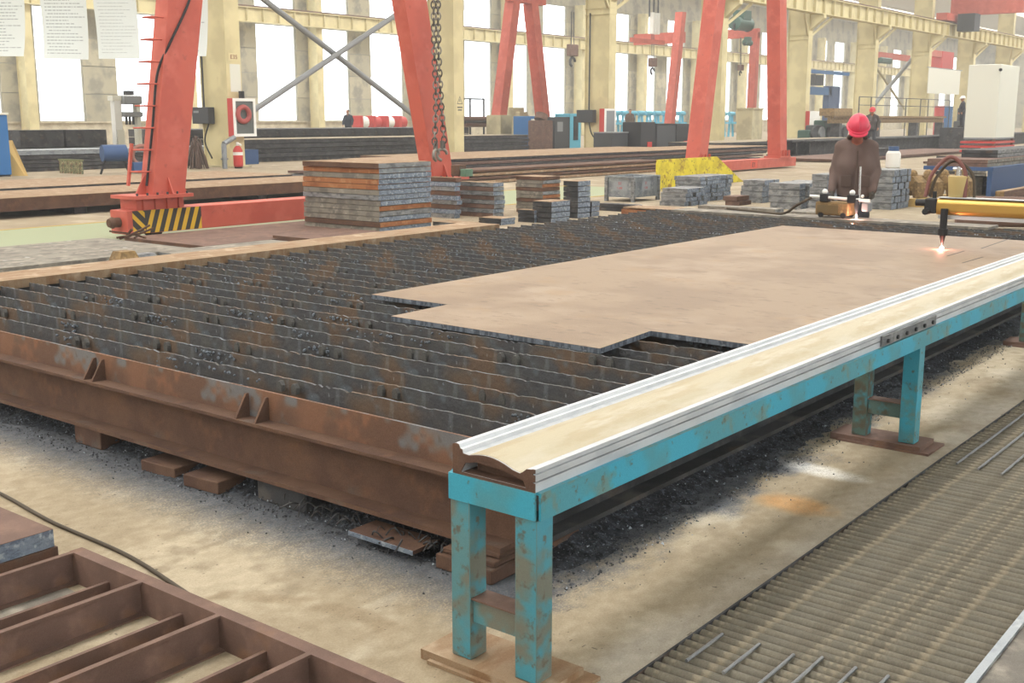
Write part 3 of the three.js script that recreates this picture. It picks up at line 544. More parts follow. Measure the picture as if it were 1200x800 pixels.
{
  const x = -40, p = (a, b) => onX(a, b, x).z, yt = onX(606, 2, x).y;
  farGantry(x, [{ zb: p(590, 130), zt: p(606, 2), yb: 1.9, w: .62 }, { zb: p(643, 135), zt: p(627, 2), yb: .9, w: .62 }], yt, 'faded red gantry crane legs leaning together before the windows', { base: true, top: [p(640, 2), p(600, 2)] });
  const xd = -46, q = (a, b) => onX(a, b, xd), t = q(802, 14);
  farGantry(xd, [{ zb: q(787, 150).z, zt: t.z, yb: 0, w: .62 }], t.y, 'slim red crane leg with girder and hook block beyond the dark boxes', { girder: [xd - 4.6, xd, q(800, 50).y, q(800, 37).y, t.z] });
  const e = q(889, 38);
  farGantry(xd, [{ zb: q(884, 130).z, zt: e.z, yb: 0, w: .62 }], e.y, 'pale red crane leg carrying a green hoist between the big legs', { girder: [xd - 5, xd, q(889, 44).y, q(889, 33).y, e.z] });
  // hoists and hook blocks hanging from the far cranes
  const hoist = (px, py, w, xx, label, m) => { const p = onX(px, py, xx), o = thing('hoist', label, 'hoist', [p.x, p.y, p.z]); part(o, 'drum', cyl(V(p.x, p.y, p.z - w / 2), V(p.x, p.y, p.z + w / 2), w * .22, 12), m); part(o, 'motor', rbox(p.x - w * .2, p.x + w * .2, p.y + w * .12, p.y + w * .42, p.z - w * .3, p.z + w * .25, .04), m); for (const d of [-.4, .4]) part(o, 'wheel', cyl(V(p.x - .1, p.y - w * .1, p.z + d * w), V(p.x + .1, p.y - w * .1, p.z + d * w), w * .14, 10), M.black); return o; };
  hoist(869, 28, 2.6, -46.5, 'dark green hoist trolley riding on the pale red girder', M.green);
  hoist(876, 50, 1.1, -45, 'small dark hoist motor under the pale red girder', M.green);
  const hook = (px, y0, y1, xx, label, s) => {
    const a = onX(px, y0, xx), b = onX(px, y1, xx), o = thing('hook_block', label, 'hook', [b.x, b.y - 1, b.z]);
    for (const d of [-.12, .12]) part(o, 'rope', cyl(V(a.x, a.y, a.z + d * s), V(b.x, b.y, b.z + d * s), .03, 6), M.darkGrey);
    part(o, 'block', rbox(b.x - .2, b.x + .2, b.y - .6 * s, b.y, b.z - .35 * s, b.z + .35 * s, .05), M.rustBrown);
    const h = new THREE.TorusGeometry(.22 * s, .07 * s, 6, 14, 4.4); h.rotateY(Math.PI / 2); h.translate(b.x, b.y - .9 * s, b.z); part(o, 'hook', h, M.darkGrey);
  };
  hook(765, 40, 68, -47, 'hook block hanging on ropes beside the red girder', 1.1);
  hook(868, 44, 76, -47, 'small hook block hanging between the big orange legs', .8);
  hook(671, 14, 52, -50, 'dark hook block hanging in front of the far windows', 1.4);
  // trolley lamp hanging at the runway
  const tp = onX(766, 20, -45); const tr = thing('crane_trolley', 'crane trolley with pale cylinders above the hook block', 'trolley', [tp.x, tp.y, tp.z]);
  for (const d of [-.5, .2]) part(tr, 'cylinder', cyl(V(tp.x, tp.y - 1.2, tp.z + d), V(tp.x, tp.y + .3, tp.z + d), .22, 10), M.white);
  part(tr, 'bar', box(tp.x - .1, tp.x + .1, tp.y - 1.9, tp.y - 1.6, tp.z - 1.5, tp.z + 3), M.red); for (const d of [-1, 0, 1]) part(tr, 'post', cyl(V(tp.x, tp.y, tp.z + d * .6), V(tp.x, tp.y + 2.4, tp.z + d * .6), .06, 6), M.darkGrey);
}
// chains hanging beside the second leg
function chain(name, pts, link, label, mats) {
  const c = new THREE.CatmullRomCurve3(pts), n = Math.round(c.getLength() / (link * .74)), o = thing(name, label, 'chain', pts[pts.length - 1].toArray());
  const g = new THREE.TorusGeometry(link * .34, link * .1, 5, 9); g.scale(1, 1.45, 1);
  for (let i = 0; i <= n; i++) { const p = c.getPointAt(i / n), t = c.getTangentAt(i / n), l = local(o, 'link', g, mats[i % mats.length]); l.position.copy(p).sub(o.position); l.quaternion.setFromUnitVectors(V(0, -1, 0), t.clone().negate().y < 0 ? t : t); l.rotateY((i % 2) * Math.PI / 2 + .6); }
  return o;
}
{
  const x = -13.95, q = (a, b) => onX(a, b, x);
  const tb = pxBox(534, 256, 503, 540, 208); single('brown_block', rbox(tb.x0 + .25, tb.x0 + .45, tb.y1 + .0, tb.y1 + .2, tb.z1 - .5, tb.z1 - .3, .02), M.rust, 'small brown block on the bluish stack below the chains', 'block'); single('green_box', rbox(tb.x0 + .47, tb.x1 - .02, tb.y1, tb.y1 + .13, tb.z1 - .5, tb.z1 - .3, .01), flat('#5f7d66', .7), 'small green box on the bluish stack below the chains', 'box');
  const mm = [flat('#6b665f', .5, .4), flat('#8d8880', .5, .4), flat('#55514c', .5, .3)];
  chain('lifting_chain', [q(508, -8), q(509, 60), q(511, 120), q(509, 172)], .135, 'heavy steel chain strand hanging down the crane leg, ending in a hook', mm);
  chain('lifting_chain', [q(513, -8), q(514, 60), q(517, 120), q(521, 170)], .135, 'heavy steel chain strand hanging beside its twin, clear of the leg', mm);
  const p = q(514, 178), o = thing('chain_hook', 'pair of steel lifting hooks at the ends of the heavy chains', 'hook', [p.x, p.y - .2, p.z]);
  for (const d of [-.09, .07]) { const h = new THREE.TorusGeometry(.1, .03, 6, 14, 4.6); h.rotateY(Math.PI / 2 + d * 4); h.translate(p.x, p.y - .05, p.z + d); part(o, 'hook', h, mm[1]); part(o, 'shank', cyl(V(p.x, p.y + .05, p.z + d), V(p.x, p.y + .2, p.z + d), .035, 8), mm[0]); }
  const xd = -45.6, r = (a, b) => onX(a, b, xd);
  chain('lifting_chain', [r(826, -5), r(825, 60), r(823, 128)], .55, 'far chain hanging behind the tall orange crane leg', mm);
}
// overhead travelling crane at the top of the far bay, brace pipes
{
  const a = onX(1097, 6, -34), o = thing('bridge_crane', 'red overhead bridge crane riding on the runway girder', 'crane', [-30, 9.7, a.z]);
  part(o, 'girder', box(-32.75, 2, 10.31, 11.7, a.z - .8, a.z), M.red); part(o, 'end_truck', box(-32.75, -31.85, 9.72, 10.3, a.z - 2.5, a.z + 3.5), M.red);
  part(o, 'cab', box(-31.6, -30.2, 8.9, 10.3, a.z + .1, a.z + 1.6), M.darkGrey);
  const tx = new THREE.PlaneGeometry(16, 1.2); tx.translate(-16, 10.9, a.z + .01); part(o, 'lettering', merge([tx]), new THREE.MeshStandardMaterial({ roughness: .6, map: canvasTex(1024, 77, (c) => { c.fillStyle = '#d65640'; c.fillRect(0, 0, 1024, 77); c.fillStyle = '#8c3a30'; for (let i = 0; i < 14; i++) { const x = 20 + i * 70; c.fillRect(x, 14, 42, 6); c.fillRect(x + 18, 8, 6, 56); c.fillRect(x + 4, 36, 36, 6); c.fillRect(x, 58, 42, 5); } }) }), 'row of dark characters');
  const X = -33.6, pipe = (p, q, l) => single('brace_pipe', cyl(onX(...p, X), onX(...q, X), .11, 10), M.grey, l, 'brace');
  pipe([284, 138], [490, 0], 'grey brace pipe rising from the hose cabinet column');
  const s = single('brace_pipe', cyl(onX(302, -6, X - .25), onX(489, 138, X - .25), .11, 10), M.grey, 'grey brace pipe falling towards the chain column, crossing its twin', 'brace');
  single('brace_pipe', cyl(onX(1025, 122, -36), onX(1078, 58, -36), .16, 8), M.grey, 'dark diagonal strut between far columns above the workers', 'brace');
  single('brace_pipe', cyl(onX(1022, 72, -37), onX(1060, 128, -37), .1, 8), M.creamDark, 'thin cream diagonal brace crossing the dark strut', 'brace');
}
// hanging notice sheets
{
  const D = 23, P = (px, py) => { const d = ray(px, py); return V(0, EYE, 0).addScaledVector(d, D / FOCAL); };
  const sheetTex = s => canvasTex(256, 320, (c, w, h) => { c.fillStyle = '#cfd5d2'; c.fillRect(0, 0, w, h); seed = 100 + s; c.fillStyle = '#979e9e'; if (s !== 2) c.fillRect(70, 22, 110, 7); for (let i = 0; i < 18; i++) { let x = 22 + (i % 5 === 0 ? 12 : 0); const end = rr(140, 236); while (x < end) { const l = rr(4, 22); c.fillRect(x, 54 + i * 14, l, s === 2 ? 2 : 4); x += l + rr(2, 7); } } });
  const defs = [[[-28, -20], [27, -20], [33, 69], [-24, 69]], [[44, -20], [99, -20], [107, 72], [56, 72]], [[106, -20], [157, -20], [167, 71], [119, 71]], [[190, -20], [243, -20], [245, 69], [196, 69]]];
  const labels = ['hanging paper notice sheet above the blue cabinet', 'hanging paper notice sheet with a heading and dense lines', 'hanging paper sheet of faint text next to the crane leg ladder', 'hanging paper sheet mostly hidden behind the crane leg'];
  defs.forEach((d, i) => {
    const [a, b, c, e] = d.map(p => P(...p)), n = 10, pos = [], uv = [], idx = [], out = FW.clone().multiplyScalar(-1);
    for (let v = 0; v <= n; v++) for (let u = 0; u <= 4; u++) { const t = v / n, s = u / 4, top = a.clone().lerp(b, s), bot = e.clone().lerp(c, s), q = top.lerp(bot, t).addScaledVector(out, .18 * Math.pow(t, 3) * (1 + .2 * Math.sin(i * 2 + s * 2))); pos.push(q.x, q.y, q.z); uv.push(s, 1 - t); }
    for (let v = 0; v < n; v++) for (let u = 0; u < 4; u++) { const k = v * 5 + u; idx.push(k, k + 5, k + 1, k + 1, k + 5, k + 6); }
    const g = new THREE.BufferGeometry(); g.setAttribute('position', new THREE.Float32BufferAttribute(pos, 3)); g.setAttribute('uv', new THREE.Float32BufferAttribute(uv, 2)); g.setIndex(idx); g.computeVertexNormals();
    const mm = new THREE.MeshPhysicalMaterial({ map: sheetTex(i), roughness: .9, side: THREE.DoubleSide, transmission: .12, thickness: 0 });
    single('notice_sheet', g, mm, labels[i], 'paper sheet');
  });
  seed = 991;
  const p = P(-60, -24), q = P(270, -24); single('hanging_wire', cyl(p, q, .012, 6), M.darkGrey, 'wire from which the paper notice sheets hang', 'wire');
}

// ---------- stacks and goods on the floor ----------
const ordinal = (i, n) => i === 0 ? 'lowest' : i === n - 1 ? 'topmost' : ['second', 'third', 'fourth', 'fifth', 'sixth', 'seventh', 'eighth', 'ninth', 'tenth', 'eleventh', 'twelfth', 'thirteenth'][i - 1] + '-lowest';
function stack(b, n, label, group, mats, top, o = {}) {
  const h = (b.y1 - b.y0) / n;
  for (let i = 0; i < n; i++) {
    const j = o.j ?? .02, dx = rr(-j, j), dz = rr(-j, j), y0 = b.y0 + i * h, m = typeof mats === 'function' ? mats(i) : mats[i % mats.length];
    const t = thing(o.name ?? 'steel_plate', i === n - 1 && o.topLabel ? o.topLabel : ordinal(i, n) + ' ' + label, o.cat ?? 'steel plate', [(b.x0 + b.x1) / 2, y0, (b.z0 + b.z1) / 2], i === n - 1 && o.topLabel ? undefined : group);
    const ex = h * .1;
    const body = [].concat(m);
    // the plate with its flame-cut end as a face of its own
    part(t, 'plate', box(b.x0 + dx, b.x1 + dx, y0, y0 + h - ex, b.z0 + dz, b.z1 + dz), body[0]);
    if (body[1]) part(t, 'cut_end', box(b.x1 + dx, b.x1 + dx + .008, y0 + h * .04, y0 + h - ex, b.z0 + dz, b.z1 + dz), body[1], 'blue-grey flame-cut end face');
    if (i === n - 1 && top) part(t, 'top_face', box(b.x0 + dx, b.x1 + dx, y0 + h - ex, y0 + h - ex + .004, b.z0 + dz, b.z1 + dz), top);
  }
}
const B = (x0, x1, y0, y1, z0, z1) => ({ x0, x1, y0, y1, z0, z1 });
{
  const b = pxBox(445, 279, 357, 505, 191), G = M.slab, O = M.rustOrange, E = M.blueEdge;
  const big = [[G, E], [G, E], [M.rust, O], [G, E], [G, M.midSteel], [G, O], [G, E], [M.midSteel, E], [G, E], [O, E], [O, E], [G, E], [O, M.galv], [M.rust, M.midSteel]];
  b.z1 += 0; stack(b, 14, 'thick steel plate in the tall stack of grey and orange edges', 'plates of the tall stack', i => big[i], M.tanSteel, { j: .03, topLabel: 'tan-topped steel plate crowning the tall stack of grey and orange edges' });
  stack(pxBox(534, 256, 503, 540, 208), 9, 'steel plate in the bluish stack right behind the tall stack', 'plates of the bluish stack', [[M.midSteel, M.blueEdge], [M.blueEdge, M.blueEdge], [M.rust, M.rustBrown]], M.tanSteel);
  stack(pxBox(578, 255, 538, 590, 214), 8, 'dull steel plate in the brown stack beyond the bluish stack', 'plates of the brown stack', [[M.rustBrown, M.midSteel], [M.midSteel, M.blueEdge]], M.tanSteel);
  stack(pxBox(636, 250, 605, 656, 207), 10, 'steel plate in the orange-edged stack behind the blue-ended blocks', 'plates of the orange-edged stack', [[M.rust, M.rust], [M.slab, M.rustOrange], [M.slab, M.midSteel]], M.tanSteel, { j: .01 });
  stack(pxBox(677, 256, 660, 691, 212), 7, 'flat bar in the upright blue-ended bundle', 'bars of the tall blue-ended bundle', [[M.darkSteel, M.blueEdge]], M.tanSteel, { j: .004, name: 'flat_bar', cat: 'steel bar' });
  stack(pxBox(646, 262, 624, 667, 236), 4, 'short bar in the middle blue-ended bundle', 'bars of the middle blue-ended bundle', [[M.darkSteel, M.blueEdge]], M.tanSteel, { j: .006, name: 'flat_bar', cat: 'steel bar' });
  stack(pxBox(626, 261, 607, 632, 246), 3, 'short bar in the lowest blue-ended bundle', 'bars of the low blue-ended bundle', [[M.darkSteel, M.blueEdge]], M.tanSteel, { j: .006, name: 'flat_bar', cat: 'steel bar' });
  stack(pxBox(693, 254, 678, 702, 236), 3, 'short dark bar with blue end beside the upright bundle', 'short bars beside the upright bundle', [[M.darkSteel, M.blueEdge]], M.darkSteel, { j: .006, name: 'flat_bar', cat: 'steel bar' });
  stack(pxBox(744, 249, 702, 752, 240), 2, 'dark flat bar lying before the grey scrap bin', 'dark bars before the scrap bin', [[M.darkSteel, M.blueEdge]], null, { j: .01, name: 'flat_bar', cat: 'steel bar' });
  stack(pxBox(586, 264, 560, 602, 256), 2, 'grey steel block piece lying at the end of the edge bar', 'grey pieces at the end of the edge bar', [[M.darkSteel, M.blueEdge]], M.tanSteel, { j: .02, name: 'steel_block', cat: 'steel block' });
  stack(pxBox(545, 272, 507, 562, 262), 2, 'flat blue-grey plate lying at the foot of the tall stack', 'low plates at the foot of the tall stack', [[M.midSteel, M.blueEdge]], M.tanSteel, { j: .02 });
  // bundles of grey flat bars
  const bundle = (p, nx, ny, name, label, group, j = .012) => {
    const w = (p.x1 - p.x0), hz = (p.z1 - p.z0) / nx, h = (p.y1 - p.y0) / ny;
    for (let i = 0; i < nx; i++) for (let k = 0; k < ny; k++) {
      const d = rr(-j, j) * 3, z = p.z0 + i * hz, y = p.y0 + k * h, t = thing(name, ordinal(k, ny).replace('-lowest', '') + '-layer ' + label, 'steel bar', [(p.x0 + p.x1) / 2, y, z], group);
      part(t, 'bar', box(p.x0 + d, p.x1 + d, y, y + h * .93, z, z + hz * .92), M.midSteel); part(t, 'cut_end', box(p.x1 + d, p.x1 + d + .006, y + .004, y + h * .9, z + .004, z + hz * .9), M.blueEdge, 'bluish sawn end');
    }
  };
  bundle(pxBox(803, 242, 774, 828, 221), 5, 4, 'flat_bar', 'grey flat bar in the low square bundle before the yellow plate', 'bars of the low square bundle');
  bundle(pxBox(820, 237, 790, 857, 207), 6, 6, 'flat_bar', 'grey flat bar in the wide bundle against the yellow plate', 'bars of the wide bundle');
  bundle(pxBox(893, 238, 868, 910, 211), 3, 4, 'flat_bar', 'grey flat bar in the loose bundle left of the worker', 'bars of the loose bundle');
  bundle(pxBox(938, 246, 902, 972, 215), 5, 4, 'flat_bar', 'grey flat bar in the pile just left of the worker', 'bars of the pile left of the worker', .03);
  bundle(pxBox(966, 250, 948, 985, 204), 4, 6, 'flat_bar', 'grey flat bar in the tall bundle behind the worker', 'bars of the tall bundle behind the worker', .01);
  bundle(pxBox(1044, 246, 1008, 1064, 199), 6, 6, 'flat_bar', 'grey bar in the block-like bundle right of the worker', 'bars of the bundle right of the worker', .007);
  // low loose plates
  const low = (a, n, label, group, mats, top) => stack(a, n, label, group, mats, top, { j: .05 });
  single('steel_plate', boxOf(pxBox(835, 259, 728, 857, 251)), M.rustOrange, 'orange-edged tan plate on the floor behind the table', 'steel plate');
  single('steel_plate', boxOf({ ...pxBox(833, 252, 730, 850, 249, .1), y0: .135, y1: .155 }), M.tanSteel, 'thin tan sheet lying on the orange-edged plate', 'steel plate');
  low(pxBox(905, 255, 815, 915, 245), 2, 'rough grey plate lying flat left of the worker', 'flat plates left of the worker', [[M.slab, M.midSteel]], M.slab);
  low(pxBox(960, 258, 926, 985, 249), 2, 'weathered grey plank-like plate near the small cutting tractor', 'flat plates near the tractor', [[M.slab, M.slab]], M.slab);
  low(pxBox(866, 241, 850, 880, 230), 2, 'curled rusty offcut between the bar bundles', 'rusty offcuts between bundles', [[M.rustBrown, M.rust]], M.rustBrown);
  const yp = onY(770, 222), y2 = onY(872, 216);
  single('yellow_plate', extrudeX([[yp.z, 0], [yp.z - 4.6, 0], [yp.z - 4.4, .06], [yp.z - 3.0, .72], [yp.z, .72]], yp.x - .05, yp.x), std(mottle(256, 2, [226, 208, 46], [[[204, 184, 40], 6, .45, .7], [[150, 118, 40], 7, .6, .75], [[60, 50, 30], 30, .7, .8]], 10), .6), 'upright yellow painted steel plate with sloping end', 'steel plate');
}
{ // scrap bin
  const p = pxBox(742, 237, 711, 771, 207), o = thing('scrap_bin', 'grey steel bin on short legs with red stencilled marks', 'bin', [(p.x0 + p.x1) / 2, 0, (p.z0 + p.z1) / 2]), t = .02;
  part(o, 'body', merge([box(p.x0, p.x1, .09, .11, p.z0, p.z1), box(p.x0, p.x1, .11, p.y1, p.z1 - t, p.z1), box(p.x0, p.x1, .11, p.y1, p.z0, p.z0 + t), box(p.x0, p.x0 + t, .11, p.y1, p.z0 + t, p.z1 - t), box(p.x1 - t, p.x1, .11, p.y1, p.z0 + t, p.z1 - t)]), M.galv);
  part(o, 'rim', merge([box(p.x0 - .03, p.x1 + .03, p.y1 - .03, p.y1, p.z1, p.z1 + .03), box(p.x1, p.x1 + .03, p.y1 - .03, p.y1, p.z0, p.z1), box(p.x0 - .03, p.x0, p.y1 - .03, p.y1, p.z0, p.z1), box(p.x0 - .03, p.x1 + .03, p.y1 - .03, p.y1, p.z0 - .03, p.z0)]), M.galv);
  for (const x of [p.x0, p.x1]) for (const z of [p.z0, p.z1]) part(o, 'leg', box(x - .04, x + .03, 0, p.y1 - .03, z - .03, z + .035), M.midSteel);
  const mk = canvasTex(128, 64, (c) => { c.fillStyle = '#979ca0'; c.fillRect(0, 0, 128, 64); c.fillStyle = '#b04a48'; c.font = 'bold 26px sans-serif'; c.fillText('51', 48, 26); c.font = 'bold 22px sans-serif'; c.fillText('1.0M', 36, 54); }), mm = new THREE.MeshStandardMaterial({ map: mk, roughness: .55 });
  const a = new THREE.PlaneGeometry(.34, .2); a.translate((p.x0 + p.x1) / 2, p.y1 * .62, p.z1 + .004); part(o, 'marking', merge([a]), mm, 'red stencilled marks');
  const b = new THREE.PlaneGeometry(.34, .2); b.rotateY(Math.PI / 2); b.translate(p.x1 + .004, p.y1 * .62, (p.z0 + p.z1) / 2); part(o, 'marking', merge([b]), mm, 'red stencilled marks');
}
{ // long plates behind the carriage, slabs by the green lane
  const lp = (name, x0, x1, y0, y1, z0, z1, m, label, top) => { const t = thing(name, label, 'steel plate', [(x0 + x1) / 2, y0, (z0 + z1) / 2]); part(t, 'plate', box(x0, x1, y0, top ? y1 - .006 : y1, z0, z1), m); if (top) part(t, 'top_face', box(x0, x1, y1 - .006, y1, z0, z1), top); return t; };
  lp('long_plate', -20.9, -18.9, .13, .36, -20.4, -4, M.rust, 'very long thick rust-brown plate behind the striped carriage', M.tanSteel);
  for (const z of [-7, -11.3, -15.5, -19.5]) single('timber_bearer', box(-20.8, -19.0, 0, .13, z - .12, z + .12), M.darkSteel, 'dark bearer under the very long rust-brown plate', 'bearer', 'bearers under the long plate');
  lp('long_plate', -27.5, -24.2, .05, .2, -20.8, -6, M.darkSteel, 'long low plate with dark edge beyond the rust-brown plate', M.tanSteel);
  lp('steel_slab', -14.0, -11.95, .0, .1, -8.6, -4.9, M.slab, 'large grey concrete-like slab beside the green lane with white smears', M.slab);
  lp('steel_slab', -11.95, -10.9, .0, .06, -8.4, -6.2, M.darkSteel, 'thin dark plate in front of the big grey slab', M.slab);
  lp('steel_slab', -13.9, -12.1, .0, .09, -12.2, -8.9, M.rust, 'flat brown plate lying beside the striped carriage', M.rustBrown);
  lp('steel_slab', -12.0, -10.6, .0, .1, -9.9, -8.1, M.midSteel, 'grey layered plate lying near the yellow stick', M.slab);
  lp('steel_slab', -12.2, -10.9, .0, .13, -11.4, -10.1, M.rust, 'brown plate lying against the tall stack', M.rustBrown);
  lp('steel_slab', -10.8, -9.6, .0, .12, -11.2, -9.0, M.midSteel, 'pale steel plate beside the edge bar', M.slab);
  const c = onY(122, 315, .08), d = onY(160, 312, .08);
  single('brown_chunk', hexa(rect(c.x - .0, c.x + .28, d.z, c.z, .06), rect(c.x + .03, c.x + .2, d.z + .08, c.z - .1, .27)), M.ochre, 'brown wedge-shaped steel chunk on the plates by the carriage end', 'steel block');
  const e = onY(170, 310, .08); single('grey_chunk', hexa(rect(e.x - .2, e.x + .05, e.z - .22, e.z + .12, .06), rect(e.x - .15, e.x, e.z - .14, e.z + .08, .2)), M.midSteel, 'small grey steel chunk beside the brown wedge', 'steel block');
  const q = onY(152, 287, .2); const sc = []; for (let i = 0; i < 9; i++) sc.push(bar(V(q.x + rr(-.15, .15), .26 + rr(0, .1), q.z + rr(-.2, .2)), V(q.x + rr(-.2, .2), .3 + rr(0, .12), q.z + rr(-.3, .3)), .025, .02)); single('scrap_curls', merge(sc), M.rust, 'few rusty scrap curls on top of the brown wedge', 'scrap');
  const a = onY(222, 306, .18), b = onY(300, 294, .18); single('yellow_stick', tube([V(a.x, .14, a.z), V(a.x * .6 + b.x * .4, .15, a.z * .6 + b.z * .4 + .05), V(b.x, .16, b.z)], .045, 20, 7), flat('#c9a758', .85), 'crooked yellow timber stick lying behind the edge bar', 'timber');
}
{ // long stock beyond: plates and bars left and centre
  const many = (n, f) => { for (let i = 0; i < n; i++) f(i); };
  const lay = (x0, x1, y0, y1, z0, z1, m, label, group, top) => { const t = thing('long_plate', label, 'steel plate', [(x0 + x1) / 2, y0, (z0 + z1) / 2], group); part(t, 'plate', box(x0, x1, y0, y1 - .01, z0, z1), m); if (top) part(t, 'top_face', box(x0, x1, y1 - .01, y1 - .004, z0, z1), top); };
  many(4, i => lay(-39 + .1 * i, -35.4 - .05 * i, i * .13, i * .13 + .12, -28, -12, M.darkSteel, ordinal(i, 4) + ' dark long plate under the silver tubes behind the blue cabinet', 'dark plates under the silver tubes'));
  many(2, i => single('silver_tube', box(-36.4 - i * .9, -35.6 - i * .9, .53, .68, -28, -12), M.galv, i ? 'rear silver square tube lying on dark plates towards the windows' : 'front silver square tube lying on dark plates towards the column', 'steel tube'));
  many(2, i => lay(-46, -42, i * .3, i * .3 + .28, -26.9, -18, M.darkSteel, ordinal(i, 2) + ' dark thick plate of the pile before the cream base wall', 'dark thick plates'));
  many(2, i => single('steel_bundle', box(-43.6, -42.2, .6, 1.26, -24.6 - i * 1.9, -22.8 - i * 1.9), M.darkSteel, i ? 'blue-grey block bundle on the dark plates next to the white press' : 'blue-grey block bundle on the dark plates nearer the blue cabinet', 'steel bundle'));
  many(5, i => lay(-39, -36.2 + (i % 2) * .1, i * .18, i * .18 + .17, -47, -28.5, M.darkSteel, ordinal(i, 5) + ' long dark plate of the stack under the crossed braces', 'plates under the crossed braces', i === 4 ? M.concrete : null));
  many(3, i => lay(-46, -41.5, .2 + i * .35, .54 + i * .35, -48.5, -30, M.darkSteel, ordinal(i, 3) + ' blue-grey thick plate of the high stack below the windows', 'high blue-grey plates'));
  many(3, i => lay(-30, -26.6 + .15 * i, .05 + i * .12, .16 + i * .12, -46, -29, [M.rust, M.darkSteel][i % 2], ordinal(i, 3) + ' long plate of the pile before the chain column', 'pile before the chain column', i === 2 ? M.tanSteel : null));
  // middle: big tan plates, their edges in dark layers
  many(5, i => lay(-26 + .1 * i, -21.6 - .25 * i, .04 + i * .1, .12 + i * .1, -44 - .8 * i, -21.5 - .6 * i, i % 2 ? M.rustBrown : M.darkSteel, ordinal(i, 5) + ' long plate of the wide layered pile in mid hall', 'wide layered pile', i === 4 ? M.tanSteel : null));
  many(4, i => lay(-21.3 + .2 * i, -19.3 - .12 * i, .02 + i * .09, .09 + i * .09, -33, -21 - i * .5, i % 2 ? M.rust : M.tanSteel, ordinal(i, 4) + ' long bowed strip before the wide layered pile', 'bowed strips', null));
  many(4, i => lay(-29.6, -27 + .1 * i, .05 + i * .13, .16 + i * .13, -70, -50, M.darkSteel, ordinal(i, 4) + ' long dark plate beyond the layered pile', 'plates beyond the layered pile', i === 3 ? M.concrete : null));
  // right: dark beams
  for (let i = 0; i < 4; i++) {
    const x = -23.5 + i * .62, o = thing('steel_beam', 'long black I-beam lying in the row behind the worker', 'steel beam', [x, 0, -68], 'black I-beams behind the worker'), y = .05 + (i % 2) * .02;
    part(o, 'web', box(x - .02, x + .02, y, y + .62, -92, -49), M.darkSteel); part(o, 'flange', box(x - .25, x + .25, y + .6, y + .66, -92, -49), M.darkSteel); part(o, 'flange', box(x - .25, x + .25, y - .04, y + .02, -92, -49), M.darkSteel);
  }
  lay(-20.8, -17.6, .03, .14, -62, -43, M.rust, 'low brown plate in front of the black I-beams', undefined, M.rustBrown);
  lay(-14.8, -12.8, .02, .1, -54, -44, M.rust, 'low rusty sheet on the floor behind the grey cube boxes', undefined, M.rustBrown);
}
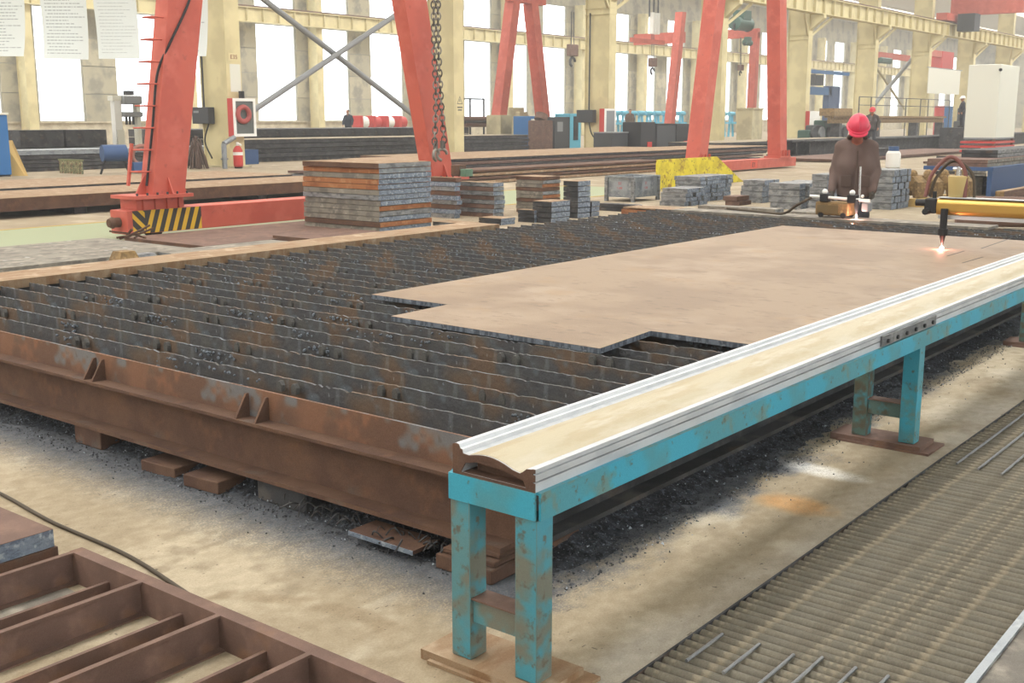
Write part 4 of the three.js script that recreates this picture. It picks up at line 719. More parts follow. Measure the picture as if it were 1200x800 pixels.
{ // goods on the right
  stack(pxBox(1123, 209, 1096, 1128, 182), 3, 'dark grey block of the cube pile beyond the rusty castings', 'dark cube pile', [[M.darkSteel, M.slab]], M.tanSteel, { name: 'steel_block', cat: 'steel block' });
  stack(pxBox(1131, 212, 1126, 1157, 183), 4, 'grey block of the mottled pile beside the dark cube pile', 'mottled pile', [[M.slab, M.slab]], M.tanSteel, { name: 'steel_block', cat: 'steel block', j: .06 });
  // arch-shaped castings on their crates
  const cast = merge([extrudeX([[-.36, .0], [-.26, .0], [-.22, .14], [-.1, .18], [.1, .18], [.22, .14], [.26, .0], [.36, .0], [.36, .3], [.2, .42], [-.2, .42], [-.36, .3]].map(([z, y]) => [z, y]), -.14, .14)]);
  for (let i = 0; i < 4; i++) {
    const p = onY(1063 + i * 18, 231 - i * .5, .16), o = thing('casting', ['rusty arched casting standing next to the grey bar bundle', 'second rusty arched casting from the grey bar bundle', 'third rusty arched casting from the grey bar bundle', 'rusty arched casting at the row end near the blue bench'][i], 'casting', [p.x, .17, p.z], 'row of rusty arched castings'); o.rotation.y = 1.2 + i * .1;
    local(o, 'arch', cast, M.ochre); const lug = new THREE.SphereGeometry(.1, 10, 8); lug.translate(0, .44, .1); local(o, 'lug', lug, M.ochre);
  }
  const cb = pxBox(1080, 243, 1064, 1092, 219); const cr = thing('carton', 'tan cardboard carton below the rusty castings', 'carton', [(cb.x0 + cb.x1) / 2, 0, (cb.z0 + cb.z1) / 2]); part(cr, 'box_body', boxOf({ ...cb, y1: .16 }), M.tan); part(cr, 'print', box(cb.x1, cb.x1 + .004, .06, .12, cb.z0 + .1, cb.z0 + .4), M.navy, 'dark print');
  const c2 = pxBox(1112, 238, 1100, 1130, 222); single('carton', boxOf({ ...c2, y1: .16 }), M.tan, 'second tan carton under the rear castings', 'carton');
  // blue bench with rusty plates on it
  const b = pxBox(1160, 232, 1158, 1260, 196), o = thing('blue_bench', 'dark blue steel bench with rusty plates on top', 'bench', [(b.x0 + b.x1) / 2 - .6, 0, (b.z0 + b.z1) / 2]);
  b.x0 = b.x1 - 1.4; part(o, 'top', box(b.x0 - .05, b.x1 + .05, b.y1 - .08, b.y1, b.z0, b.z1 + .1), M.navy); part(o, 'side_panel', box(b.x1 - .05, b.x1 - .02, .02, b.y1 - .08, b.z0 + .1, b.z1 - .1), M.navy);
  for (const z of [b.z0 + .05, b.z1 - .02]) for (const x of [b.x0 + .05, b.x1 - .03]) part(o, 'leg', box(x - .05, x + .05, 0, b.y1 - .08, z - .06, z + .06), M.navy);
  stack(B(b.x0, b.x1 - .1, b.y1, b.y1 + .16, b.z0 + .5, b.z1), 2, 'rusty grey plate lying on the dark blue bench', 'plates on the blue bench', [[M.rustBrown, M.slab]], M.rustBrown);
  stack(B(b.x0 + .3, b.x1 - .3, b.y1 + .16, b.y1 + .34, b.z0, b.z1 - 1.4), 2, 'short dark piece on the plates of the blue bench', 'short pieces on the blue bench', [[M.darkSteel, M.midSteel]], null);
  const w = B(-16.4, -15.0, .55, 0, -62, -57.5); w.z1 = zAt(1169, w.x1, 2); w.z0 = w.z1 - 3; w.y0 = yAt(163, w.x1, w.z1); w.y1 = yAt(75, w.x1, w.z1);
  const wc = thing('white_cabinet', 'tall off-white machine cabinet on a red rack', 'cabinet', [-15.7, 0, w.z1 - 1.5]); part(wc, 'body', rbox(w.x0, w.x1, w.y0, w.y1, w.z0, w.z1, .03), M.offWhite); part(wc, 'plinth', box(w.x0, w.x1 + .02, w.y0, w.y0 + .06, w.z0, w.z1 + .02), M.grey);
  part(wc, 'lifting_eye', cyl(V(w.x1, w.y1 - .25, w.z1 + .02), V(w.x1, w.y1 - .25, w.z1 + .1), .07, 8), M.black);
  for (let i = 0; i < 3; i++) part(wc, 'rack_slat', box(w.x0 - .1, w.x1 + .05, w.y0 * (.25 + .25 * i), w.y0 * (.25 + .25 * i) + .1, w.z0, w.z1 + .1), M.redDeep);
  for (const z of [w.z0 + .1, w.z1]) part(wc, 'rack_post', box(w.x1 - .1, w.x1, 0, w.y0, z - .06, z + .06), M.rustBrown);
  const p = onY(1046, 197), bt = thing('plastic_drum', 'white plastic drum with dark blue cap behind the worker', 'drum', [p.x, 0, p.z]); part(bt, 'drum', new THREE.LatheGeometry([[0, 0], [.22, 0], [.25, .05], [.25, .5], [.2, .58], [.1, .62], [0, .62]].map(q => new THREE.Vector2(...q)), 14).translate(p.x, 0, p.z), M.white); part(bt, 'cap', cyl(V(p.x, .6, p.z), V(p.x, .75, p.z), .18, 10), M.navy);
  // round and flat stock at the far end of the table
  const fl = (pts, r, m, l) => single('steel_bar', cyl(pts[0], pts[1], r, 8), m, l, 'steel bar');
  fl([onY(1112, 246, .2), onY(1230, 246, .2)], .16, M.midSteel, 'thick grey round bar lying behind the cutting arm');
  fl([onY(1120, 258, .12), onY(1240, 260, .12)], .1, M.rustBrown, 'brown round bar lying next to the thick grey bar');
  fl([onY(1140, 237, .2), onY(1230, 239, .2)], .12, M.rustBrown, 'rusty round bar before the blue bench');
  stack(pxBox(1175, 236, 1165, 1230, 224), 3, 'brown slab of the low pile leaning at the blue bench', 'brown slabs by the blue bench', [[M.ochre, M.rustBrown]], M.tanSteel, { j: .04 });
  stack(pxBox(1150, 228, 1128, 1162, 208), 4, 'pale plank of the pile between castings and bench', 'pale planks by the bench', [[M.slab, M.slab]], M.slab, { j: .04, name: 'timber_plank', cat: 'plank' });
}

// ---------- equipment at the columns and along the back ----------
{
  const zc = COLZ(0), xf = -32.9;
  const yz = (px, py) => onX(px, py, xf);
  const hb = thing('hose_cabinet', 'red fire hose cabinet with white framed glass door on the column', 'cabinet', [xf + .2, 1.1, zc - .6]);
  const a = yz(268, 160), b = yz(292, 118); const z1 = a.z, z0 = b.z, y0 = 1.08, y1 = 2.4, X = xf + .3;
  part(hb, 'box_body', box(xf + .001, X, y0, y1, z0, z1), M.redDeep); part(hb, 'door_frame', merge([box(X, X + .04, y0, y1, z0, z0 + .1), box(X, X + .04, y0, y1, z1 - .1, z1), box(X, X + .04, y0, y0 + .1, z0 + .1, z1 - .1), box(X, X + .04, y1 - .1, y1, z0 + .1, z1 - .1)]), M.white);
  part(hb, 'door_panel', box(X, X + .01, y0 + .1, y1 - .1, z0 + .1, z1 - .1), flat('#5d625f', .3)); const rl = new THREE.TorusGeometry(.25, .09, 8, 20); rl.rotateY(Math.PI / 2); rl.translate(X + .06, 1.85, (z0 + z1) / 2 + .08); part(hb, 'hose_reel', rl, flat('#a8504c', .6));
  part(hb, 'alarm', cyl(V(X - .1, y1, (z0 + z1) / 2), V(X - .1, y1 + .25, (z0 + z1) / 2), .1, 10), M.black);
  const sb = thing('switch_box', 'dark grey switch box with cable on the hose cabinet column', 'switch box', [xf - .7, 1.5, zc + .4]);
  const q0 = xAt(231, zc + .33, 1.8), q1 = xAt(250, zc + .33, 1.8); part(sb, 'box_body', rbox(q0, q1, 1.52, 2.1, zc + .27, zc + .55, .02), M.darkGrey); part(sb, 'label_plate', box(q0 + .1, q0 + .4, 1.9, 1.98, zc + .551, zc + .556), M.grey); part(sb, 'conduit', cyl(V((q0 + q1) / 2, 2.1, zc + .36), V((q0 + q1) / 2, 7, zc + .36), .035, 6), M.darkGrey); part(sb, 'cable', tube([V(q1 - .2, 1.52, zc + .4), V(q1 - .4, .9, zc + .45), V(q1 - .1, .3, zc + .4)], .03, 16, 5), M.black);
  const nt = new THREE.PlaneGeometry(.45, .95); nt.rotateY(Math.PI / 2); nt.translate(xf + .01, 3.1, zc - .05); single('column_notice', nt, M.offWhite, 'pale notice board fixed to the hose cabinet column', 'notice');
  const num = new THREE.PlaneGeometry(.5, .25); num.rotateY(Math.PI / 2); num.translate(xf + .01, 3.82, zc - .05);
  single('column_number', num, new THREE.MeshStandardMaterial({ roughness: .7, map: canvasTex(128, 64, c => { c.fillStyle = '#d8cc9e'; c.fillRect(0, 0, 128, 64); c.fillStyle = '#8a5a44'; c.font = 'bold 50px sans-serif'; c.fillText('E35', 14, 50); }) }), 'painted number E35 on the column', 'sign');
  const tri = new THREE.PlaneGeometry(.5, .9); tri.rotateY(Math.PI / 2); tri.translate(xf + .01, 2.3, COLZ(1) - .05);
  single('column_sign', tri, new THREE.MeshStandardMaterial({ roughness: .7, map: canvasTex(96, 160, c => { c.fillStyle = '#d8cc9e'; c.fillRect(0, 0, 96, 160); c.strokeStyle = '#5a5a52'; c.lineWidth = 5; c.beginPath(); c.moveTo(48, 20); c.lineTo(80, 74); c.lineTo(16, 74); c.closePath(); c.stroke(); c.fillStyle = '#5a5a52'; c.fillRect(44, 40, 8, 20); c.fillRect(14, 96, 68, 10); c.fillRect(22, 116, 52, 10); }) }), 'triangular warning sign on the chain column', 'sign');
  const ex = V(-32.2, 0, zAt(279, -32.2, .4)), fe = thing('fire_extinguisher', 'red fire extinguisher standing at the hose cabinet column', 'extinguisher', [ex.x, 0, ex.z]);
  part(fe, 'cylinder', new THREE.LatheGeometry([[0, .05], [.15, .05], [.17, .12], [.17, .62], [.1, .74], [.04, .78], [0, .78]].map(q => new THREE.Vector2(...q)), 14).translate(ex.x, 0, ex.z), M.redDeep); part(fe, 'valve', merge([cyl(V(ex.x, .78, ex.z), V(ex.x, .9, ex.z), .05, 8), cyl(V(ex.x, .86, ex.z), V(ex.x + .2, .8, ex.z), .03, 6)]), M.white); part(fe, 'band', cyl(V(ex.x, .45, ex.z), V(ex.x, .56, ex.z), .173, 14), M.white); part(fe, 'foot_ring', cyl(V(ex.x, 0, ex.z), V(ex.x, .05, ex.z), .14, 12), M.black);
  const pp = V(-32.35, 0, zAt(263, -32.35, .4)); single('hydrant_pipe', merge([cyl(V(pp.x, 0, pp.z), V(pp.x, .85, pp.z), .09, 10), cyl(V(pp.x, .3, pp.z), V(pp.x, .36, pp.z), .13, 10), cyl(V(pp.x, .85, pp.z), V(pp.x - .05, 1.06, pp.z - .5), .09, 10)]), M.galv, 'silver hydrant pipe bending up into the hose cabinet', 'pipe');
  single('blue_crate', box(-35.2, -34.7, 0, .55, zAt(303, -34.7, .3), zAt(286, -34.7, .3)), M.navy, 'low blue crate beside the fire extinguisher', 'crate');
  const ho = onY(230, 198), hs = []; for (let i = 0; i < 26; i++) { const r = rr(.15, .45), t = rr(0, 6.3); hs.push(tube([V(ho.x + Math.cos(t) * r, .02, ho.z + Math.sin(t) * r), V(ho.x + Math.cos(t) * r * .7, .5, ho.z + Math.sin(t) * r * .7), V(ho.x + rr(-.1, .1), rr(.85, 1.15), ho.z + rr(-.1, .1)), V(ho.x - Math.cos(t) * r * .6, .5, ho.z - Math.sin(t) * r * .6), V(ho.x - Math.cos(t) * r, .03, ho.z - Math.sin(t) * r)], .025, 14, 5)); }
  single('hose_coil', merge(hs), flat('#5d4a40', .8), 'heap of dark hoses hung at the foot of the column', 'hose');
  // third column: switch box and narrow cabinet
  const z2 = COLZ(2), s2 = thing('switch_box', 'dark switch box with drooping cable on the second boxed column', 'switch box', [xf - .8, 1.5, z2 + .4]);
  const r0 = xAt(679, z2 + .33, 1.8), r1 = xAt(698, z2 + .33, 1.8); part(s2, 'box_body', rbox(r0, r1, 1.5, 2.15, z2 + .27, z2 + .6, .02), M.darkGrey); part(s2, 'conduit', cyl(V(r1 - .4, 2.1, z2 + .36), V(r1 - .4, 7, z2 + .36), .04, 6), M.darkGrey); part(s2, 'cable', tube([V(r1 - .3, 1.5, z2 + .5), V(r1 - .1, .9, z2 + .5), V(r1 + .5, .4, z2 + .5)], .035, 14, 5), M.black);
  const h2 = thing('hose_cabinet', 'narrow hose cabinet with red side and grey door on a column', 'cabinet', [xf, .6, z2 - .5]); const cz = zAt(706, xf + .2, 1.2), dz = zAt(721, xf + .3, 1.2); part(h2, 'box_body', box(xf + .001, xf + .3, .75, 2.2, dz, cz), M.redDeep); part(h2, 'door_frame', box(xf + .3, xf + .33, .75, 2.2, dz, cz), M.white); part(h2, 'door_panel', box(xf + .331, xf + .34, .85, 2.1, dz + .15, cz - .15), M.grey);
  const z4 = COLZ(4), h4 = thing('hose_cabinet', 'small hose cabinet on the column right of the tall orange leg', 'cabinet', [xf, .6, z4 - .5]); part(h4, 'box_body', box(xf + .001, xf + .3, .75, 2.2, z4 - 1.5, z4 + .2), M.redDeep); part(h4, 'door_panel', box(xf + .3, xf + .33, .75, 2.2, z4 - 1.5, z4 + .2), M.white);
}
{ // left: cabinet, board, press, pump, box
  const zb = zAt(11, -33, 1), yb = yAt(132, -33, zb); const c = thing('blue_cabinet', 'blue sheet steel cabinet with pale top edge', 'cabinet', [-33.5, 0, zb + .6]); part(c, 'body', rbox(-34, -33, .05, yb - .06, zb, zb + 1.3, .02), M.blue); part(c, 'lid', box(-34.03, -32.97, yb - .06, yb, zb - .03, zb + 1.33), M.offWhite); part(c, 'base', box(-33.97, -33.03, 0, .05, zb + .03, zb + 1.27), M.black);
  const p = onY(14, 206), q = onY(33, 206); single('leaning_board', hexa([V(p.x, 0, p.z), V(q.x, 0, q.z), V(q.x - .06, 0, q.z + .06), V(p.x - .06, 0, p.z + .06)], [V(p.x - .45, 1.05, p.z - .1), V(p.x - .45, 1.05, p.z - .35), V(p.x - .5, 1.05, p.z - .32), V(p.x - .5, 1.05, p.z - .07)]), M.tan, 'tan pointed board leaning beside the blue cabinet', 'board');
  const ob = pxBox(96, 204, 70, 98, 189); const oo = thing('supply_box', 'small camouflage-toned box on the floor before the silver tubes', 'box', [(ob.x0 + ob.x1) / 2, 0, (ob.z0 + ob.z1) / 2]); part(oo, 'box_body', boxOf(ob), std(mottle(128, .5, [140, 136, 100], [[[96, 100, 68], 6, .45, .6], [[196, 182, 140], 8, .6, .7], [[130, 84, 62], 5, .64, .7]], 8), .8)); part(oo, 'lid', box(ob.x0 - .02, ob.x1 + .02, ob.y1, ob.y1 + .05, ob.z0 - .02, ob.z1 + .02), M.olive);
  const u = onY(135, 204), pm = thing('pump_unit', 'dark blue pump on wheeled frame with a hose reel', 'pump', [u.x, 0, u.z]);
  part(pm, 'motor', cyl(V(u.x - .1, .65, u.z + .35), V(u.x + .1, .65, u.z - .35), .26, 14), M.navy); part(pm, 'frame', merge([bar(V(u.x, .02, u.z + .5), V(u.x, .5, u.z + .3), .05), bar(V(u.x, .02, u.z - .5), V(u.x, .5, u.z - .3), .05), bar(V(u.x, .3, u.z + .45), V(u.x, .3, u.z - .6), .05)]), M.black); const hr = new THREE.TorusGeometry(.3, .07, 8, 18); hr.rotateY(1.2); hr.translate(u.x, .55, u.z - 1.0); part(pm, 'hose_reel', hr, flat('#9a6a5c', .7)); part(pm, 'gearbox', rbox(u.x - .2, u.x + .2, .05, .35, u.z - 1.3, u.z - .55, .03), M.navy);
  const w = onX(140, 160, -43), pr = thing('press_machine', 'white pillar press machine in front of the left windows', 'machine', [-43, 0, w.z]);
  const zz = px => zAt(px, -43, 2), yy = py => yAt(py, -43, w.z);
  part(pr, 'pillar', box(-43.2, -42.9, .6, yy(112), zz(141), zz(133)), M.white); part(pr, 'pillar', box(-43.2, -42.9, .6, yy(114), zz(163), zz(159)), M.offWhite); part(pr, 'crosshead', rbox(-43.5, -42.7, yy(122), yy(112), zz(163), zz(141), .05), M.grey); part(pr, 'motor', cyl(V(-43, yy(111), zz(152)), V(-43, yy(106), zz(152)), .22, 10), M.darkGrey); part(pr, 'table', rbox(-43.5, -42.7, yy(137), yy(131), zz(163), zz(141), .05), M.grey); part(pr, 'cap', box(-43.25, -42.85, yy(118), yy(112), zz(142), zz(131)), M.offWhite); part(pr, 'base', box(-43.25, -42.85, .0, yy(152), zz(142), zz(134)), M.offWhite); for (const px of [146, 150, 154]) part(pr, 'rod', cyl(V(-42.9, yy(146), zz(px)), V(-42.9, yy(137), zz(px)), .06, 6), M.darkGrey);
}
{ // machines along the back of the far bay
  const blob = (name, px0, px1, py0, py1, x, m, label, cat, extra) => {
    const z1 = zAt(px0, x, 1), z0 = zAt(px1, x, 1), y0 = Math.max(0, yAt(py1, x, z1)), y1 = yAt(py0, x, z1), o = thing(name, label, cat, [x - .4, y0 < .5 ? 0 : y0, (z0 + z1) / 2]);
    part(o, 'body', rbox(x - 1.1, x, 0, y1, z0, z1, .04), m); if (extra) extra(o, z0, z1, 0, y1, x); return o;
  };
  const front = (m, a = .15) => (o, z0, z1, y0, y1, x) => part(o, 'door_panel', box(x, x + .03, lerp(y0, y1, .25), lerp(y0, y1, .92), lerp(z0, z1, a), lerp(z0, z1, 1 - a)), m);
  blob('concrete_block', 609, 619, 131, 150, -41, M.creamDark, 'beige rounded block beside the leaning crane legs', 'block', (o, z0, z1, y0, y1, x) => part(o, 'cap', cyl(V(x - .6, y1 - .2, (z0 + z1) / 2), V(x - .6, y1 + .25, (z0 + z1) / 2), .5, 10), M.creamDark));
  blob('blue_machine', 620, 634, 136, 158, -38, M.blue, 'blue machine cabinet with white door near the leaning legs', 'machine', front(M.offWhite));
  blob('dark_machine', 650, 668, 137, 158, -38, M.darkGrey, 'dark machine cabinet with a pale label beside the boxed column', 'machine', (o, z0, z1, y0, y1, x) => part(o, 'label_plate', box(x, x + .03, y1 * .55, y1 * .85, lerp(z0, z1, .5), lerp(z0, z1, .85)), M.grey));
  blob('brown_machine', 638, 648, 141, 156, -36.2, M.rustBrown, 'brown rusty pump between blue and dark machine', 'machine', (o, z0, z1, y0, y1, x) => part(o, 'drum', cyl(V(x - .5, y1, z1 - .3), V(x - .5, y1 + .3, z0 + .3), .35, 10), M.rustBrown));
  blob('teal_machine', 668, 681, 133, 156, -38, M.cyan, 'light blue frame machine just left of the boxed column', 'machine', front(M.black, .3));
  blob('tool_chest', 751, 768, 143, 165, -30.5, M.black, 'black chest with a red label left of its twin', 'chest', (o, z0, z1, y0, y1, x) => part(o, 'label_plate', box(x, x + .03, .2, .55, lerp(z0, z1, .25), lerp(z0, z1, .55)), M.redDeep));
  blob('tool_chest', 770, 792, 146, 165, -30.5, M.darkGrey, 'dark grey long chest between two red-labelled chests', 'chest', (o, z0, z1, y0, y1, x) => part(o, 'lid', box(x - 1.1, x + .03, y1, y1 + .05, z0, z1), M.black));
  blob('tool_chest', 793, 812, 145, 165, -30.5, M.black, 'black chest with a red label beside the orange crane leg', 'chest', (o, z0, z1, y0, y1, x) => part(o, 'label_plate', box(x, x + .03, .2, .55, lerp(z0, z1, .25), lerp(z0, z1, .55)), M.redDeep));
  blob('low_case', 717, 736, 156, 165, -31.2, M.darkGrey, 'low dark case in front of the light blue racks', 'chest', (o, z0, z1, y0, y1, x) => part(o, 'lid', box(x - 1.1, x + .03, y1, y1 + .05, z0, z1), M.grey));
  // light blue roller racks in a row
  for (let i = 0; i < 12; i++) {
    const px = 722 + i * 9.5 + (i > 8 ? 30 : 0), z = zAt(px, -52, 1), o = thing('roller_rack', 'light blue roller rack in the row under the far windows', 'rack', [-52, 0, z], 'light blue roller racks'), h = 2.15;
    for (const d of [-.45, .45]) part(o, 'post', bar(V(-52, 0, z + d), V(-52, h, z + d * .4), .16), M.cyan);
    part(o, 'beam', box(-52.3, -51.7, 1.2, 1.4, z - .55, z + .55), M.cyan); part(o, 'roller', cyl(V(-52, h, z - .5), V(-52, h, z + .5), .2, 8), M.cyan);
  }
  // dark rack with upright frames behind the chain column
  const dr = thing('pipe_rack', 'dark pipe rack with upright frame beyond the chain column', 'rack', [-44, 0, zAt(560, -44, 1)]);
  const z = px => zAt(px, -44, 1.5), y = py => yAt(py, -44, z(560));
  for (const px of [542, 551, 567]) part(dr, 'post', bar(V(-44, 0, z(px)), V(-44, y(115), z(px)), .08), M.darkGrey); part(dr, 'rail', bar(V(-44, y(116), z(542)), V(-44, y(116), z(567)), .08), M.darkGrey);
  for (let i = 0; i < 9; i++) part(dr, 'pipe', cyl(V(-43.8 - .2 * (i % 3), y(146 - 3.4 * Math.floor(i / 3)), z(541)), V(-43.8 - .2 * (i % 3), y(146 - 3.4 * Math.floor(i / 3)), z(580)), .14, 8), i % 2 ? M.darkSteel : M.rustBrown);
  // red and white motors by the far worker
  for (let i = 0; i < 4; i++) { const px = 424 + i * 15, zz = zAt(px, -56, 1), o = thing('red_motor', 'small red motor with white housing in the row near the far worker', 'motor', [-56, 0, zz], 'red motors by the far worker'); part(o, 'housing', cyl(V(-56, 1.45, zz - .35), V(-56, 1.45, zz + .2), .4, 12), i % 2 ? M.redDeep : M.white); part(o, 'gearbox', rbox(-56.4, -55.6, 1.06, 1.9, zz + .2, zz + .5, .05), M.redDeep); part(o, 'stand', box(-56.3, -55.7, 0, 1.05, zz - .35, zz + .4), M.grey); }
  // right back: blue jib platform, railing, ochre beam, machines, sheet
  const bj = thing('blue_jib', 'blue jib platform with round machine parts between far columns', 'jib', [-46, 0, zAt(965, -46, 5)]); const zj = px => zAt(px, -46, 5), yj = py => yAt(py, -46, zj(960));
  part(bj, 'platform', box(-46.6, -46, yj(111), yj(102), zj(975), zj(944)), M.blue); part(bj, 'mast', box(-46.6, -46, 0, yj(100), zj(985), zj(972)), M.navy); part(bj, 'arm', box(-46.4, -46.2, yj(86), yj(82), zj(997), zj(944)), M.blue); for (const px of [950, 960]) part(bj, 'drum', cyl(V(-46.2, yj(100), zj(px)), V(-46.2, yj(88), zj(px)), .6, 10), M.darkGrey);
  const rg = thing('red_girder', 'short red crane girder with green hoist above the far workers', 'girder', [-46, yAt(70, -46, zAt(1040, -46, 6)), zAt(1040, -46, 6)]); { const zz = px => zAt(px, -46, 6), yy = py => yAt(py, -46, zz(1040)); part(rg, 'girder', box(-46.4, -46, yy(69), yy(62), zz(1065), zz(1024)), M.red); part(rg, 'hoist', rbox(-46.3, -45.7, yy(75), yy(68), zz(1042), zz(1029), .2), M.green); }
  const og = thing('ochre_girder', 'long ochre girder on stands behind the workers', 'girder', [-29, 0, zAt(1040, -29, 1)]); { const zz = px => zAt(px, -29, 1), yy = py => yAt(py, -29, zz(1040)); part(og, 'flange', box(-29.6, -29, yy(138), yy(136), zz(1108), zz(976)), M.ochre); part(og, 'web', box(-29.4, -29.2, yy(144), yy(138), zz(1108), zz(976)), M.ochre); for (const px of [985, 1030, 1075, 1105]) part(og, 'stand', box(-29.6, -29, 0, yy(144), zz(px) - .2, zz(px) + .2), M.darkSteel); part(og, 'crate', box(-29.9, -28.9, yy(136), yy(128), zz(996), zz(975)), M.ochre); }
  const rl2 = thing('guard_railing', 'thin dark guard railing on the deck behind the ochre girder', 'railing', [-31, 0, zAt(1050, -31, 2)]); { const zz = px => zAt(px, -31, 2), yy = py => yAt(py, -31, zz(1050)); for (const py of [115, 124]) part(rl2, 'rail', bar(V(-31, yy(py), zz(1006)), V(-31, yy(py), zz(1112)), .05), M.darkGrey); for (const px of [1006, 1020, 1061, 1078, 1087, 1112]) part(rl2, 'post', bar(V(-31, 0, zz(px)), V(-31, yy(115), zz(px)), .06), M.darkGrey); }
  const sh = thing('white_banner', 'pale sheet hung between two far columns below a red box', 'banner', [-32, yAt(110, -32, zAt(1104, -32, 4)), zAt(1104, -32, 4)]); { const zz = px => zAt(px, -32, 4), yy = py => yAt(py, -32, zz(1104)); part(sh, 'sheet', box(-32.04, -32, yy(110), yy(81), zz(1124), zz(1087)), M.offWhite); part(sh, 'hanger', box(-32.04, -32, yy(81), yy(80), zz(1126), zz(1085)), M.grey); }
  const rb = thing('red_hopper', 'red box-shaped hopper above the pale sheet', 'hopper', [-47, 8, zAt(1105, -47, 8)]); { const zz = px => zAt(px, -47, 8), yy = py => yAt(py, -47, zz(1105)); part(rb, 'body', box(-48.5, -47, yy(81), yy(60), zz(1117), zz(1104)), M.redDeep); part(rb, 'girder', box(-47.6, -47.1, yy(67), yy(60), zz(1104), zz(1088)), M.red); }
  for (const [i, px] of [1100, 1110].entries()) { const zz = zAt(px, -40, 1.5); single('red_drum', cyl(V(-40, 0, zz), V(-40, 3, zz), .5, 10), i ? M.blue : M.redDeep, i ? 'tall blue drum under the pale sheet' : 'tall red drum under the pale sheet', 'drum'); }
  for (let i = 0; i < 5; i++) { const px = 952 + i * 9, zz = zAt(px, -30, 1), o = thing('machine_part', 'dark machine part in the cluster left of the ochre girder', 'machine', [-30, 0, zz], 'dark machine parts by the girder'); part(o, 'body', rbox(-30.8, -30, 0, 1.0 + .3 * (i % 3), zz - .5, zz + .5, .1), i % 2 ? M.darkGrey : M.green); part(o, 'flywheel', cyl(V(-29.95, .8, zz), V(-29.8, .8, zz), .4, 12), i % 2 ? M.grey : M.darkGrey); }
  for (let i = 0; i < 6; i++) { const px = 1133 + i * 7, zz = zAt(px, -31, 1), o = thing('dark_machine', 'dark machine in the row right of the white-helmeted worker', 'machine', [-31, 0, zz], 'dark machines right of the worker'); part(o, 'body', rbox(-32, -31, 0, 1.5 + .5 * ((i * 2) % 3), zz - .6, zz + .6, .1), i === 4 ? M.navy : M.darkGrey); part(o, 'top_unit', cyl(V(-31.5, 1.5, zz), V(-31.5, 2.6, zz), .4, 8), M.darkGrey); }
  const gs = onX(851, 158, -25), ps = thing('control_post', 'pale concrete pedestal between the two big orange legs', 'pedestal', [-31, 0, zAt(889, -31, 1)]); { const za = zAt(881, -31, 1), zb = zAt(893, -31, 1), h = yAt(128, -31, za); part(ps, 'body', box(-32, -31, .1, h, zb, za), M.creamDark); part(ps, 'cap', box(-32.05, -30.95, h, h + .08, zb - .05, za + .05), M.creamDark); part(ps, 'foot', box(-32.1, -30.9, 0, .1, zb - .1, za + .1), M.grey); }
}

// ---------- cutting tools on the table ----------
{ // arm of the track cutter with its torch
  const zc = -10.55, y0 = .84, y1 = .99, xe = -3.42, xr = -1.2;
  const o = thing('track_cutter', 'brass-coloured arm of the track cutting machine with torch and hoses', 'cutting machine', [-2.6, .64, zc]);
  part(o, 'arm', new RoundedBoxGeometry(xr - xe, y1 - y0, .13, 3, .05).translate((xr + xe) / 2, (y0 + y1) / 2, zc), M.gold, 'shiny brass-coloured sleeve');
  part(o, 'slide_bar', merge([box(xe + .05, xr, y0 - .035, y0 - .005, zc - .03, zc + .03), box(xe + .05, xr, y1 + .004, y1 + .012, zc - .05, zc + .05)]), M.alu);
  part(o, 'machine_body', rbox(-2.3, -1.75, .74, 1.18, zc - .4, zc + .35, .03), M.offWhite); part(o, 'wheel_base', box(-2.24, -1.86, .736, .74, zc - .35, zc + .3), M.darkGrey);
  const hx = xe - .02;
  part(o, 'clamp_head', merge([rbox(hx - .05, hx + .06, y0 + .01, y1 - .005, zc - .06, zc + .075, .015), cyl(V(hx - .13, .945, zc + .05), V(hx - .04, .945, zc + .05), .032, 8), cyl(V(hx - .01, .87, zc + .07), V(hx - .01, .87, zc + .15), .03, 8), cyl(V(hx + .03, .99, zc + .04), V(hx + .03, 1.05, zc + .04), .02, 8)]), M.black, 'black clamp with knobs');
  const tx = -3.3, tz = -10.47; part(o, 'torch', merge([cyl(V(tx, .72, tz), V(tx, .9, tz), .032, 10), cyl(V(tx, .66, tz), V(tx, .72, tz), .045, 10), cyl(V(tx, .565, tz), V(tx, .66, tz), .008, 10, .028)]), M.black, 'dark cutting torch');
  part(o, 'hose', tube([V(hx - .05, 1.0, zc + .05), V(hx - .02, 1.2, zc), V(hx + .12, 1.36, zc - .05), V(hx + .25, 1.25, zc - .05), V(hx + .28, .95, zc - .02)], .018, 40, 7), flat('#7c4f48', .7), 'red-brown gas hose loop');
  part(o, 'hose', tube([V(hx - .02, 1.0, zc + .02), V(hx + .02, 1.18, zc - .02), V(hx + .13, 1.32, zc - .1), V(hx + .3, 1.22, zc - .1), V(hx + .36, .96, zc - .05)], .014, 40, 7), M.rubber);
  part(o, 'valve', merge([cyl(V(-3.24, 1.19, zc - .06), V(-3.24, 1.27, zc - .06), .025, 8), cyl(V(-3.29, 1.25, zc - .06), V(-3.19, 1.25, zc - .06), .018, 8)]), M.chrome);
  const fl = new THREE.SphereGeometry(.018, 12, 10); fl.translate(tx, TT + .045, tz);
  part(o, 'flame', fl, flat('#ffffff', .5, 0, { emissive: '#ffd9d2', emissiveIntensity: 14 }), 'bright pink-white cutting flame');
  const l = new THREE.PointLight('#ff9a86', .35, 3); l.position.set(tx, TT + .06, tz + .03); l.castShadow = true; scene.add(l);
  part(o, 'motor_housing', new THREE.LatheGeometry([[0, 0], [.075, 0], [.09, .19], [.084, .2], [0, .2]].map(q => new THREE.Vector2(...q)), 18).translate(-3.24, .992, zc - .06), flat('#c2ab72', .6), 'pale yellow motor housing');
}
